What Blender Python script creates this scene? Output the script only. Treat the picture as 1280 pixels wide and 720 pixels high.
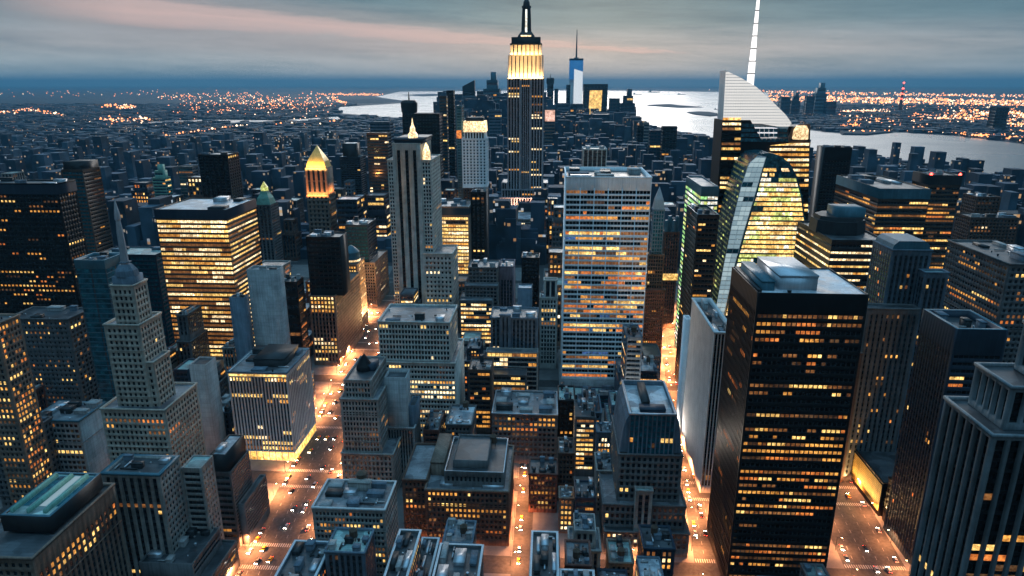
import bpy, math, random
import numpy as np
R = math.radians
for o in list(bpy.data.objects): bpy.data.objects.remove(o)
scene = bpy.context.scene
COL = scene.collection
rnd = random.Random(11)
nrng = np.random.default_rng(5)

# ------------------------------------------------------------------ camera
CAM_H, FPX, PITCH, YAW = 260.0, 850.0, R(16.7), R(3.22)
cam = bpy.data.cameras.new("camera"); camo = bpy.data.objects.new("camera", cam); COL.objects.link(camo)
cam.sensor_width = 36; cam.lens = FPX / 1280 * 36; cam.clip_start = 1; cam.clip_end = 200000
camo.location = (0, 0, CAM_H); camo.rotation_euler = (math.pi/2 - PITCH, 0, YAW)
scene.camera = camo

# ------------------------------------------------------------------ sky
def nn(nt, t, loc=None, **kw):
    n = nt.nodes.new(t)
    for k, v in kw.items(): setattr(n, k, v)
    return n
def mth(nt, op, a, b=None, c=None, clamp=False):
    n = nt.nodes.new('ShaderNodeMath'); n.operation = op; n.use_clamp = clamp
    for i, v in enumerate((a, b, c)):
        if v is None: continue
        if isinstance(v, (int, float)): n.inputs[i].default_value = v
        else: nt.links.new(v, n.inputs[i])
    return n.outputs[0]
def ramp(nt, fac, stops, interp='LINEAR'):
    n = nt.nodes.new('ShaderNodeValToRGB'); n.color_ramp.interpolation = interp
    e = n.color_ramp.elements
    while len(e) < len(stops): e.new(0.5)
    for i, (p, c) in enumerate(stops):
        e[i].position = p; e[i].color = (*c, 1) if len(c) == 3 else c
    nt.links.new(fac, n.inputs[0]); return n.outputs[0]
def mix(nt, fac, a, b, mode='MIX'):
    n = nt.nodes.new('ShaderNodeMix'); n.data_type = 'RGBA'; n.blend_type = mode; n.clamp_result = False
    for k, v in ((0, fac), (6, a), (7, b)):
        if isinstance(v, (int, float)): n.inputs[k].default_value = v
        elif isinstance(v, tuple): n.inputs[k].default_value = (*v, 1)
        else: nt.links.new(v, n.inputs[k])
    return n.outputs[2]

world = bpy.data.worlds.new("World"); scene.world = world; world.use_nodes = True
nt = world.node_tree; nt.nodes.clear()
out = nn(nt, 'ShaderNodeOutputWorld'); bg = nn(nt, 'ShaderNodeBackground'); nt.links.new(bg.outputs[0], out.inputs[0])
SUN_EL, SUN_AZ = R(9), R(4)          # low behind the cloud over the harbour, ahead of the camera
sky = nn(nt, 'ShaderNodeTexSky'); sky.sky_type = 'NISHITA'; sky.sun_disc = False
sky.sun_elevation = SUN_EL; sky.sun_rotation = SUN_AZ
tc = nn(nt, 'ShaderNodeTexCoord'); sx = nn(nt, 'ShaderNodeSeparateXYZ'); nt.links.new(tc.outputs['Generated'], sx.inputs[0])
X_, Y_, Z_ = sx.outputs
az = mth(nt, 'ARCTAN2', X_, Y_)
base = ramp(nt, mth(nt, 'MAXIMUM', Z_, 0.0), [
    (0.0, (.30, .42, .47)), (.018, (.43, .475, .49)), (.045, (.44, .435, .445)), (.062, (.31, .355, .39)), (.080, (.16, .26, .31)), (.112, (.10, .20, .255)),
    (.16, (.15, .24, .30)), (.30, (.07, .15, .21)), (.55, (.06, .17, .26)), (.80, (.30, .72, 1.10)), (1.0, (.44, 1.04, 1.60))])
# cloud texture: long flat layers
cv = nn(nt, 'ShaderNodeCombineXYZ'); nt.links.new(mth(nt, 'MULTIPLY', az, 2.2), cv.inputs[0]); nt.links.new(mth(nt, 'MULTIPLY', mth(nt, 'ADD', Z_, mth(nt, 'MULTIPLY', az, .035)), 26), cv.inputs[1])
n1 = nn(nt, 'ShaderNodeTexNoise'); n1.inputs['Scale'].default_value = 1.6; n1.inputs['Detail'].default_value = 9; n1.inputs['Roughness'].default_value = .68
nt.links.new(cv.outputs[0], n1.inputs['Vector'])
cl = ramp(nt, n1.outputs[0], [(.30, (.52, .66, .74)), (.5, (1, 1, 1)), (.70, (1.34, 1.26, 1.22))])
c1 = mix(nt, 1.0, base, cl, 'MULTIPLY')
# brighter over the harbour, duller to the sides and behind
azf = ramp(nt, mth(nt, 'ADD', mth(nt, 'MULTIPLY', az, .5/math.pi), .5), [(0.0, (.62, .56, .52)), (.22, (.50, .50, .52)), (.36, (.70, .84, .90)), (.42, (.84, .93, .97)), (.49, (1.10, 1.05, 1.03)), (.53, (1.02, 1.02, 1.02)), (.60, (.62, .75, .82)), (.78, (.50, .50, .52)), (1.0, (.62, .56, .52))])
azf = mix(nt, mth(nt, 'MULTIPLY_ADD', Z_, 3.0, -1.0, clamp=True), azf, (1, 1, 1))
c2 = mix(nt, 1.0, c1, azf, 'MULTIPLY')
# bright patch added to the unseen sky above the frame, to whiten the bay
gap = mth(nt, 'MULTIPLY', ramp(nt, Z_, [(.128, (0, 0, 0)), (.20, (1, 1, 1)), (.34, (.8, .8, .8)), (.5, (0, 0, 0))]), ramp(nt, mth(nt, 'ABSOLUTE', mth(nt, 'ADD', az, .02)), [(.0, (1, 1, 1)), (.34, (.85, .85, .85)), (.62, (.06, .06, .06)), (.9, (0, 0, 0))]))  # mask of the added bright patch, not a gap in the cloud
c2 = mix(nt, 1.0, c2, mix(nt, gap, (0, 0, 0), (7, 6.9, 6.8)), 'ADD')
# the pink streak of lit cloud
zc = mth(nt, 'ADD', mth(nt, 'ADD', mth(nt, 'MULTIPLY', az, -.062), .053), mth(nt, 'MULTIPLY', mth(nt, 'SUBTRACT', n1.outputs[0], .5), .035))
th = mth(nt, 'MAXIMUM', mth(nt, 'ADD', mth(nt, 'MULTIPLY', mth(nt, 'SUBTRACT', .19, az), .027), .0005), .0005)
dz = mth(nt, 'DIVIDE', mth(nt, 'ABSOLUTE', mth(nt, 'SUBTRACT', Z_, zc)), th)
pm = mth(nt, 'MULTIPLY', ramp(nt, dz, [(0.0, (1, 1, 1)), (.35, (.8, .8, .8)), (1.0, (0, 0, 0))], 'EASE'), ramp(nt, mth(nt, 'ADD', az, .7), [(.02, (0, 0, 0)), (.16, (1, 1, 1)), (.82, (1, 1, 1)), (.90, (0, 0, 0))]))
c3 = mix(nt, mth(nt, 'MULTIPLY', pm, .80), c2, (.76, .53, .50))
pm2 = mth(nt, 'MULTIPLY', ramp(nt, mth(nt, 'MULTIPLY', dz, .3), [(0.0, (1, 1, 1)), (1.0, (0, 0, 0))], 'EASE'), ramp(nt, mth(nt, 'ADD', az, .8), [(.02, (0, 0, 0)), (.2, (1, 1, 1)), (.85, (1, 1, 1)), (1.0, (0, 0, 0))]))
c3 = mix(nt, mth(nt, 'MULTIPLY', pm2, .42), c3, (.62, .45, .41))
# a little of the physical sky through the cloud
skm = mix(nt, 1.0, sky.outputs[0], (.0035, .0035, .0035), 'MULTIPLY')
c4 = mix(nt, 1.0, c3, skm, 'ADD')
nt.links.new(c4, bg.inputs[0]); bg.inputs[1].default_value = 1.0

sl = bpy.data.lights.new("sun", 'SUN'); sl.energy = .3; sl.angle = R(14); sl.color = (1, .9, .82)
so = bpy.data.objects.new("sun", sl); COL.objects.link(so)
so.rotation_euler = (math.pi/2 - SUN_EL, 0, math.pi - SUN_AZ)
vs = scene.view_settings; vs.view_transform = 'Standard'; vs.look = 'None'; vs.exposure = 0; vs.gamma = 1
cy = scene.cycles; cy.use_denoising = True; cy.sample_clamp_indirect = 3; cy.max_bounces = 5; cy.diffuse_bounces = 2; cy.glossy_bounces = 3
cy.transmission_bounces = 2; cy.volume_bounces = 0; cy.caustics_reflective = False; cy.use_light_tree = True

# ------------------------------------------------------------------ pixel of the 1280x720 photo -> place
def _rm():
    a = math.pi/2 - PITCH
    rx = np.array([[1, 0, 0], [0, math.cos(a), -math.sin(a)], [0, math.sin(a), math.cos(a)]])
    rz = np.array([[math.cos(YAW), -math.sin(YAW), 0], [math.sin(YAW), math.cos(YAW), 0], [0, 0, 1]])
    return rz @ rx
RM = _rm()
def ray(px, py): return RM @ np.array([(px-640)/FPX, -(py-360)/FPX, -1.])
def at(px, py, Y):
    d = ray(px, py); t = Y/d[1]; return d[0]*t, CAM_H + d[2]*t
def gr(px, py, z=0.0):
    d = ray(px, py); t = (z-CAM_H)/d[2]; return d[0]*t, d[1]*t
def proj(x, y, z):
    v = RM.T @ np.array([x, y, z-CAM_H]); return 640+FPX*v[0]/-v[2], 360-FPX*v[1]/-v[2]

# ------------------------------------------------------------------ materials
MATS = {}
def new_mat(name):
    m = bpy.data.materials.new(name); m.use_nodes = True
    t = m.node_tree; t.nodes.clear()
    o = nn(t, 'ShaderNodeOutputMaterial'); p = nn(t, 'ShaderNodeBsdfPrincipled'); t.links.new(p.outputs[0], o.inputs[0])
    return m, t, p
def wall_mat(name, col, rough=.85, var=.35, metal=0.0, streak=True, spec=.3, joint=0):
    """plain masonry / metal with weathering: cloudy variation and rain streaks"""
    if name in MATS: return MATS[name]
    m, t, p = new_mat(name)
    g = nn(t, 'ShaderNodeNewGeometry')
    n = nn(t, 'ShaderNodeTexNoise'); n.inputs['Scale'].default_value = .11; n.inputs['Detail'].default_value = 7; n.inputs['Roughness'].default_value = .65
    t.links.new(g.outputs['Position'], n.inputs['Vector'])
    f = ramp(t, n.outputs[0], [(.3, (1-var,)*3), (.7, (1+var*.7,)*3)])
    c = mix(t, 1.0, (col[0], col[1], col[2]), f, 'MULTIPLY')
    if streak:
        mp = nn(t, 'ShaderNodeMapping'); mp.inputs['Scale'].default_value = (1.1, 1.1, .035); t.links.new(g.outputs['Position'], mp.inputs[0])
        n2 = nn(t, 'ShaderNodeTexNoise'); n2.inputs['Scale'].default_value = 1.0; n2.inputs['Detail'].default_value = 4; t.links.new(mp.outputs[0], n2.inputs['Vector'])
        c = mix(t, 1.0, c, ramp(t, n2.outputs[0], [(.3, (1-var*.8,)*3), (.65, (1.08, 1.08, 1.08))]), 'MULTIPLY')
    if joint:
        sp = nn(t, 'ShaderNodeSeparateXYZ'); t.links.new(g.outputs['Position'], sp.inputs[0]); jv = nn(t, 'ShaderNodeCombineXYZ')
        t.links.new(mth(t, 'ADD', sp.outputs[0], sp.outputs[1]), jv.inputs[0]); t.links.new(sp.outputs[2], jv.inputs[1])
        bt = nn(t, 'ShaderNodeTexBrick'); t.links.new(jv.outputs[0], bt.inputs['Vector']); bt.offset = 0.0 if joint > 2 else .5
        for k_, v_ in (('Scale', 1.0), ('Mortar Size', .02*joint), ('Brick Width', joint*2.0), ('Row Height', joint), ('Mortar Smooth', .3)): bt.inputs[k_].default_value = v_
        bt.inputs['Color1'].default_value = (1, 1, 1, 1); bt.inputs['Color2'].default_value = (.86, .86, .87, 1); bt.inputs['Mortar'].default_value = (.5, .5, .5, 1)
        c = mix(t, 1.0, c, bt.outputs[0], 'MULTIPLY')
    t.links.new(c, p.inputs['Base Color']); p.inputs['Roughness'].default_value = rough; p.inputs['Metallic'].default_value = metal
    p.inputs['Specular IOR Level'].default_value = spec
    MATS[name] = m; return m
def roof_mat(name, col):
    if name in MATS: return MATS[name]
    m, t, p = new_mat(name)
    g = nn(t, 'ShaderNodeNewGeometry')
    n = nn(t, 'ShaderNodeTexNoise'); n.inputs['Scale'].default_value = .09; n.inputs['Detail'].default_value = 8; n.inputs['Roughness'].default_value = .7
    v = nn(t, 'ShaderNodeTexVoronoi'); v.inputs['Scale'].default_value = .12
    for q in (n, v): t.links.new(g.outputs['Position'], q.inputs['Vector'])
    c = mix(t, 1.0, col, ramp(t, n.outputs[0], [(.33, (.35, .35, .36)), (.5, (.9, .9, .9)), (.68, (1.3, 1.3, 1.3))]), 'MULTIPLY')
    bw = nn(t, 'ShaderNodeRGBToBW'); t.links.new(v.outputs['Color'], bw.inputs[0])
    c = mix(t, 1.0, c, ramp(t, bw.outputs[0], [(.25, (.55, .56, .58)), (.7, (1.15, 1.15, 1.15))]), 'MULTIPLY')
    bt = nn(t, 'ShaderNodeTexBrick'); t.links.new(g.outputs['Position'], bt.inputs['Vector'])
    for k_, v_ in (('Scale', 1.0), ('Mortar Size', .07), ('Brick Width', 9.0), ('Row Height', 2.1), ('Mortar Smooth', .2)): bt.inputs[k_].default_value = v_
    bt.inputs['Color1'].default_value = (1, 1, 1, 1); bt.inputs['Color2'].default_value = (.78, .78, .8, 1); bt.inputs['Mortar'].default_value = (.35, .35, .36, 1)
    c = mix(t, 1.0, c, bt.outputs[0], 'MULTIPLY')
    t.links.new(c, p.inputs['Base Color'])
    t.links.new(mth(t, 'ADD', mth(t, 'MULTIPLY', n.outputs[0], .7), .1, clamp=True), p.inputs['Roughness'])
    p.inputs['Specular IOR Level'].default_value = .5
    MATS[name] = m; return m
def glass_mat(name, col=(.008, .014, .02), rough=.12, spec=.6):
    if name in MATS: return MATS[name]
    m, t, p = new_mat(name)
    g = nn(t, 'ShaderNodeNewGeometry'); n = nn(t, 'ShaderNodeTexNoise'); n.inputs['Scale'].default_value = .35; n.inputs['Detail'].default_value = 3
    t.links.new(g.outputs['Position'], n.inputs['Vector'])
    t.links.new(mix(t, 1.0, col, ramp(t, n.outputs[0], [(.35, (.4, .4, .4)), (.6, (1.2, 1.2, 1.2)), (.75, (3, 2.6, 2.2))]), 'MULTIPLY'), p.inputs['Base Color'])
    p.inputs['Roughness'].default_value = rough; p.inputs['Specular IOR Level'].default_value = spec
    MATS[name] = m; return m
def lit_mat(name, col, strength, lo=.25, scale=.45):
    """a lit room behind glass: ceiling lights, blinds, furniture as an uneven glow"""
    if name in MATS: return MATS[name]
    m, t, p = new_mat(name)
    g = nn(t, 'ShaderNodeNewGeometry')
    n = nn(t, 'ShaderNodeTexNoise'); n.inputs['Scale'].default_value = scale; n.inputs['Detail'].default_value = 5; n.inputs['Roughness'].default_value = .7
    n2 = nn(t, 'ShaderNodeTexNoise'); n2.inputs['Scale'].default_value = .06; n2.inputs['Detail'].default_value = 2
    for q in (n, n2): t.links.new(g.outputs['Position'], q.inputs['Vector'])
    f = mix(t, 1.0, ramp(t, n.outputs[0], [(.3, (lo*.7, lo*.45, lo*.3)), (.47, (.7, .62, .55)), (.66, (1.5, 1.6, 1.8))]),
            ramp(t, n2.outputs[0], [(.35, (.6, .55, .5)), (.65, (1.25, 1.25, 1.25))]), 'MULTIPLY')
    t.links.new(mix(t, 1.0, col, f, 'MULTIPLY'), p.inputs['Emission Color']); p.inputs['Emission Strength'].default_value = strength
    p.inputs['Base Color'].default_value = (.02, .02, .02, 1); p.inputs['Roughness'].default_value = .15
    m.cycles.emission_sampling = 'NONE'
    MATS[name] = m; return m
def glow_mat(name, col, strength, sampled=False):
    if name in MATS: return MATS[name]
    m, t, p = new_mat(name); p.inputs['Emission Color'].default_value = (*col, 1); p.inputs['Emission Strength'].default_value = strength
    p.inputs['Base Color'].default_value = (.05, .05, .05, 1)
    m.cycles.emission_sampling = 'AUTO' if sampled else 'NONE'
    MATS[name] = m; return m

K = glass_mat('dark_glass'); KB = glass_mat('blue_glass', (.012, .05, .08), .1, .7); KK = glass_mat('black_glass', (.003, .004, .005), .15, .35)
glass_mat('teal_glass', (.012, .09, .12), .2, .6)
lit_mat('lit_dim', (1, .50, .20), .10); lit_mat('lit_brown', (1, .42, .12), .28)
lit_mat('lit_amber', (1, .46, .09), 1.0); lit_mat('lit_orange', (1, .30, .06), .85); lit_mat('lit_yellow', (1, .66, .20), 1.5)
lit_mat('lit_pale', (1, .80, .46), 1.9, .4); lit_mat('lit_white', (.95, 1, .90), 1.5, .4); lit_mat('lit_lime', (.85, 1, .30), 1.1); lit_mat('lit_green', (.45, 1, .35), 1.3)
lit_mat('lit_blue', (.15, .35, .9), .35); glow_mat('lit_crown', (1, .97, .93), .82); glow_mat('lit_cool', (.45, .66, .76), .5); glow_mat('lit_cooler', (.60, .80, .86), .62); lit_mat('lit_olive', (.42, .55, .25), .22)  # the two cool glows paint reflected light, not lit rooms
PAL = {
    'amber': (('lit_amber', 4), ('lit_yellow', 3), ('lit_orange', 2), ('lit_dim', 2), ('lit_brown', 3)),
    'orange': (('lit_amber', 4), ('lit_orange', 5), ('lit_brown', 5), ('lit_yellow', 2), ('lit_dim', 3)),
    'yellow': (('lit_yellow', 6), ('lit_pale', 4), ('lit_amber', 3), ('lit_brown', 1)),
    'pale': (('lit_pale', 6), ('lit_yellow', 4), ('lit_amber', 2)),
    'mixed': (('lit_amber', 4), ('lit_yellow', 3), ('lit_pale', 2), ('lit_brown', 5), ('lit_dim', 6)),
    'lime': (('lit_lime', 3), ('lit_yellow', 6), ('lit_white', 3), ('lit_pale', 4)),
    'green': (('lit_green', 5), ('lit_white', 4), ('lit_lime', 3)),
    'grace': (('lit_orange', 3), ('lit_amber', 5), ('lit_brown', 4), ('lit_blue', 1), ('lit_dim', 3), ('lit_yellow', 3)),
    'crown': (('lit_crown', 1),), 'reflect': (('lit_cool', 3), ('lit_cooler', 2)), 'olive': (('lit_olive', 3), ('lit_lime', 1)),
    'dim': (('lit_dim', 5), ('lit_brown', 3), ('lit_amber', 2)),
    'white': (('lit_white', 4), ('lit_pale', 3)),
}
# walls
def W(name): return MATS[name]
wall_mat('grey_stone', (.36, .335, .305), joint=1.6); wall_mat('pale_stone', (.56, .53, .48)); wall_mat('dark_stone', (.13, .125, .125)); wall_mat('brown_brick', (.13, .075, .055), joint=.8)
wall_mat('red_brick', (.18, .075, .055), joint=.8); wall_mat('tan_brick', (.24, .17, .13), joint=.9); wall_mat('concrete', (.38, .37, .36), var=.3, joint=3.2); wall_mat('white_stone', (.88, .89, .90), var=.12)
wall_mat('black_metal', (.008, .008, .009), .5, .3); wall_mat('dark_metal', (.025, .027, .03), .5, .3); wall_mat('navy_metal', (.02, .035, .055), .5, .2)
wall_mat('teal_metal', (.05, .14, .18), .45, .25); wall_mat('bronze', (.09, .06, .045), .5, .3); wall_mat('peach_wall', (.50, .40, .36), var=.25, joint=3.6); wall_mat('pier_white', (.62, .61, .60), var=.15)
wall_mat('blue_grey', (.13, .17, .21)); wall_mat('grey_brick', (.17, .16, .155), joint=.8); wall_mat('gold_leaf', (.75, .50, .16), .35, .2, .3); wall_mat('copper_green', (.20, .42, .33), .6)
wall_mat('steel', (.45, .47, .5), .35, .15, .6); wall_mat('spandrel', (.045, .045, .05), .5); wall_mat('spandrel_bronze', (.05, .035, .03), .5); wall_mat('coping', (.60, .62, .64), .6, .15)
wall_mat('gold_tile', (.70, .46, .14), .6, .3)
roof_mat('roof_grey', (.20, .21, .22)); roof_mat('roof_pale', (.52, .55, .57)); roof_mat('roof_dark', (.075, .08, .085)); roof_mat('roof_green', (.30, .45, .42))
wall_mat('timber', (.10, .065, .045))

# ------------------------------------------------------------------ mesh helpers
def mesh_quads(name, q, mats, midx):
    """q: (n,4,3); welded so that a facade is one connected surface"""
    q = np.asarray(q, float); n = len(q)
    p = q.reshape(-1, 3); k = np.round(p*500).astype(np.int64) + (1 << 20)
    key = (k[:, 0] << 42) | (k[:, 1] << 21) | k[:, 2]
    _, first, inv = np.unique(key, return_index=True, return_inverse=True)
    v = p[first]; f = inv.reshape(n, 4)
    me = bpy.data.meshes.new(name)
    me.vertices.add(len(v)); me.vertices.foreach_set('co', v.astype(np.float32).ravel())
    me.loops.add(n*4); me.loops.foreach_set('vertex_index', f.astype(np.int32).ravel())
    me.polygons.add(n); me.polygons.foreach_set('loop_start', np.arange(0, n*4, 4, dtype=np.int32))
    me.polygons.foreach_set('material_index', np.asarray(midx, dtype=np.int32))
    for m in mats: me.materials.append(MATS[m])
    me.update(calc_edges=True); return me
def link(name, me, parent=None, loc=(0, 0, 0)):
    o = bpy.data.objects.new(name, me); COL.objects.link(o); o.location = loc
    if parent is not None: o.parent = parent
    return o
def mesh_py(name, v, f, mats, midx=None):
    me = bpy.data.meshes.new(name); me.from_pydata(v, [], f)
    for m in mats: me.materials.append(MATS[m])
    if midx is not None: me.polygons.foreach_set('material_index', np.asarray(midx, dtype=np.int32))
    me.update(); return me
def boxq(x0, x1, y0, y1, z0, z1, bottom=False):
    a, b, c, d = (x0, y0), (x1, y0), (x1, y1), (x0, y1)
    q = [[(*p, z0), (*r, z0), (*r, z1), (*p, z1)] for p, r in ((a, b), (b, c), (c, d), (d, a))]
    q.append([(x0, y0, z1), (x1, y0, z1), (x1, y1, z1), (x0, y1, z1)])
    if bottom: q.append([(x0, y1, z0), (x1, y1, z0), (x1, y0, z0), (x0, y0, z0)])
    return q
def frustum(cx, cy, rings, n=12, rot=None, sx=1, sy=1):
    """rings of (radius, z) -> verts, faces, closed on top"""
    rot = math.pi/n if rot is None else rot
    v, f = [], []
    for r, z in rings:
        for i in range(n):
            a = rot + 2*math.pi*i/n; v.append((cx+r*sx*math.cos(a), cy+r*sy*math.sin(a), z))
    for k in range(len(rings)-1):
        for i in range(n): f.append((k*n+i, k*n+(i+1) % n, (k+1)*n+(i+1) % n, (k+1)*n+i))
    f.append(tuple(range((len(rings)-1)*n, len(rings)*n))); f.append(tuple(reversed(range(n))))
    return v, f
def prop(o, label=None, cat=None, group=None, kind=None):
    for k, v in (('label', label), ('category', cat), ('group', group), ('kind', kind)):
        if v: o[k] = v
def empty(name, loc):
    o = bpy.data.objects.new(name, None); COL.objects.link(o); o.location = loc; o.empty_display_size = 2; return o

# ------------------------------------------------------------------ facades
def S(mode='punch', bay=3.2, fl=3.8, wf=.55, hf=.55, d=.35, mu=1.2, mt=2.0, mb=5.0, p=.15, row=.25, pal='mixed', dark='dark_glass', sp='spandrel', each='each', zone=None, run=.6, sub=1, gap=.06):
    return dict(mode=mode, bay=bay, fl=fl, wf=wf, hf=hf, d=d, mu=mu, mt=mt, mb=mb, p=p, row=row, pal=pal, dark=dark, sp=sp, each=each, zone=zone, run=run, sub=sub, gap=gap)
def vary(s, **k):
    t = dict(s); t.update(k); return t
def pattern(nf, nb, st):
    pal = PAL[st['pal']]; names = [a for a, _ in pal]; w = np.array([b for _, b in pal], float); w /= w.sum()
    g = [[st['dark']]*nb for _ in range(nf)]
    for f in range(nf):
        p = st['p']
        if st['zone']:
            for a, b, pp in st['zone']:
                if a <= (f+.5)/nf < b: p = pp
        pf = min(1, max(0, p + nrng.normal()*st['row']*min(p, 1-p)*2.2))
        on = nrng.random() < pf; m = names[nrng.choice(len(names), p=w)]
        for b in range(nb):
            if nrng.random() > st['run']:
                on = nrng.random() < pf
                if nrng.random() > .35: m = names[nrng.choice(len(names), p=w)]
            if on: g[f][b] = m
    return g
def grid_quads(o, u, n, xs, zs, depth):
    """quads of a grid of cells (xs columns, zs rows) in the face plane"""
    o = np.array(o, float); u = np.array(u, float); n = np.array(n, float); z = np.array((0, 0, 1.))
    a = np.array([(x0, x1, z0, z1) for (x0, x1) in xs for (z0, z1) in zs])
    if not len(a): return np.zeros((0, 4, 3))
    P = lambda x, h: o + x[:, None]*u + h[:, None]*z - depth*n
    return np.stack([P(a[:, 0], a[:, 2]), P(a[:, 1], a[:, 2]), P(a[:, 1], a[:, 3]), P(a[:, 0], a[:, 3])], 1)

class Bld:
    all = []
    def __init__(s, name, label, cat, x, y, short=None, group=None, wall='grey_stone', clutter=1.0):
        s.root = empty(name, (x, y, 0)); prop(s.root, label, cat, group); s.o = np.array((x, y, 0.))
        s.wall = wall; s.q = []; s.m = []; s.mats = []; s.win = []; s.short = short; s.rects = []; s.roofs = []; s.clutter = clutter
        Bld.all.append(s)
    def mi(s, m):
        if m not in s.mats: s.mats.append(m)
        return s.mats.index(m)
    def add(s, q, m=None):
        q = np.asarray(q, float)
        if len(q): s.q.append(q); s.m += [s.mi(m or s.wall)]*len(q)
    def part(s, name, q, m, parent=None):
        me = mesh_quads(name, np.asarray(q, float) - s.o, [m], [0]*len(q)); return link(name, me, parent or s.root)
    def part_py(s, name, v, f, m, parent=None, smooth=False):
        me = mesh_py(name, [tuple(np.array(p)-s.o) for p in v], f, [m])
        if smooth:
            me.polygons.foreach_set('use_smooth', [True]*len(me.polygons))
        return link(name, me, parent or s.root)
    def facade(s, o, u, n, Wd, H, st, wall=None):
        o = np.array(o, float); u = np.array(u, float); n = np.array(n, float); wall = wall or s.wall
        if st is None or Wd < 3 or H < 6:
            s.add(grid_quads(o, u, n, [(0, Wd)], [(0, H)], 0), wall); return
        mu, mt, mb = min(st['mu'], Wd*.2), min(st['mt'], H*.3), min(st['mb'], H*.3)
        nb = max(1, round((Wd-2*mu)/st['bay'])); nf = max(1, round((H-mt-mb)/st['fl']))
        bw = (Wd-2*mu)/nb; fh = (H-mt-mb)/nf; d = st['d']
        wx = [(mu+bw*(i+.5-st['wf']/2), mu+bw*(i+.5+st['wf']/2)) for i in range(nb)]
        wz = [(mb+fh*(j+.5-st['hf']/2), mb+fh*(j+.5+st['hf']/2)) for j in range(nf)]
        if st['mode'] == 'ribbon':
            rx = [(mu, Wd-mu)]; rz = wz
        elif st['mode'] == 'pier':
            rx = wx; rz = [(mb, H-mt)]
        else:
            rx, rz = wx, wz
        gx = [0]+[v for p in rx for v in p]+[Wd]; gz = [0]+[v for p in rz for v in p]+[H]
        cx = [(gx[i], gx[i+1]) for i in range(len(gx)-1)]; cz = [(gz[i], gz[i+1]) for i in range(len(gz)-1)]
        s.add(grid_quads(o, u, n, cx[0::2], cz, 0), wall); s.add(grid_quads(o, u, n, cx[1::2], cz[0::2], 0), wall)
        # reveals
        z = np.array((0, 0, 1.)); rv = []
        for x0, x1 in rx:
            for z0, z1 in rz:
                a, b, c, e = o+u*x0+z*z0, o+u*x1+z*z0, o+u*x1+z*z1, o+u*x0+z*z1
                for p, r in ((a, b), (b, c), (c, e), (e, a)): rv.append([p, r, r-n*d, p-n*d])
        s.add(rv, wall)
        g = pattern(nf, nb, st)
        if st['mode'] == 'ribbon': s.add(grid_quads(o, u, n, rx, rz, d+.06), st['sp'])
        if st['mode'] == 'pier':
            zz = [mb]+[v for p in wz for v in p]+[H-mt]; cs = [(zz[i], zz[i+1]) for i in range(0, len(zz), 2)]
            s.add(grid_quads(o, u, n, wx, cs, d), st['sp'])
        for j, (z0, z1) in enumerate(wz):
            if st['mode'] == 'ribbon':
                ww = [(mu+bw*(i+st['gap']), mu+bw*(i+1-st['gap'])) for i in range(nb)]
            else: ww = wx
            s.win.append((st['each'], o+z*z0-n*d, u, ww, z1-z0, g[j], st['sub']))
    def tier(s, x0, x1, y0, y1, z0, z1, F=None, Rt=None, L=None, Bk=None, wall=None, roof='roof_grey', par=1.2, rim=None, coping=None, units=None, pw=.6, cornice=True):
        w = wall or s.wall; H = z1-z0
        Rt = vary(Rt, d=Rt['d']*.4) if Rt else None; L = vary(L, d=L['d']*.4) if L and L['d'] < 1 else L   # flanks seen edge-on have shallower reveals
        s.facade((x0, y0, z0), (1, 0, 0), (0, -1, 0), x1-x0, H, F, w)
        s.facade((x1, y0, z0), (0, 1, 0), (1, 0, 0), y1-y0, H, Rt, w)
        s.facade((x0, y1, z0), (0, -1, 0), (-1, 0, 0), y1-y0, H, L, w)
        s.facade((x1, y1, z0), (-1, 0, 0), (0, 1, 0), x1-x0, H, Bk, w)
        a, b, c, e = x0+pw, x1-pw, y0+pw, y1-pw; zr = z1-par
        cop = coping or w
        s.add([[(x0, y0, z1), (x1, y0, z1), (b, c, z1), (a, c, z1)], [(x1, y0, z1), (x1, y1, z1), (b, e, z1), (b, c, z1)],
               [(x1, y1, z1), (x0, y1, z1), (a, e, z1), (b, e, z1)], [(x0, y1, z1), (x0, y0, z1), (a, c, z1), (a, e, z1)]], cop)
        s.add([[(a, c, z1), (b, c, z1), (b, c, zr), (a, c, zr)], [(b, c, z1), (b, e, z1), (b, e, zr), (b, c, zr)],
               [(b, e, z1), (a, e, z1), (a, e, zr), (b, e, zr)], [(a, e, z1), (a, c, z1), (a, c, zr), (a, e, zr)]], w)
        if F and F['mode'] != 'ribbon' and H > 14 and y0 < 720 and cornice:
            s.ring('cornice', x0, x1, y0, y1, z1-1.0, z1+.04, .4, coping or w)
            if H > 34 and F['mode'] == 'punch':
                for zz_ in (z0+H*.22, z0+H*.72): s.ring('belt_course', x0, x1, y0, y1, zz_, zz_+.5, .25, w)
        s.part('roof', [[(a, c, zr), (b, c, zr), (b, e, zr), (a, e, zr)]], roof)
        s.rects.append((x0, x1, y0, y1)); s.roofs.append((a, b, c, e, zr))
        return zr
    def ring(s, name, x0, x1, y0, y1, za, zb, o, m):
        A = [(x0-o, y0-o), (x1+o, y0-o), (x1+o, y1+o), (x0-o, y1+o)]; I = [(x0-.003, y0-.003), (x1+.003, y0-.003), (x1+.003, y1+.003), (x0-.003, y1+.003)]; q = []
        for i in range(4):
            j = (i+1) % 4
            q += [[(*A[i], za), (*A[j], za), (*A[j], zb), (*A[i], zb)], [(*I[i], zb), (*A[i], zb), (*A[j], zb), (*I[j], zb)], [(*A[i], za), (*I[i], za), (*I[j], za), (*A[j], za)]]
        return s.part(name, q, m)
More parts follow.
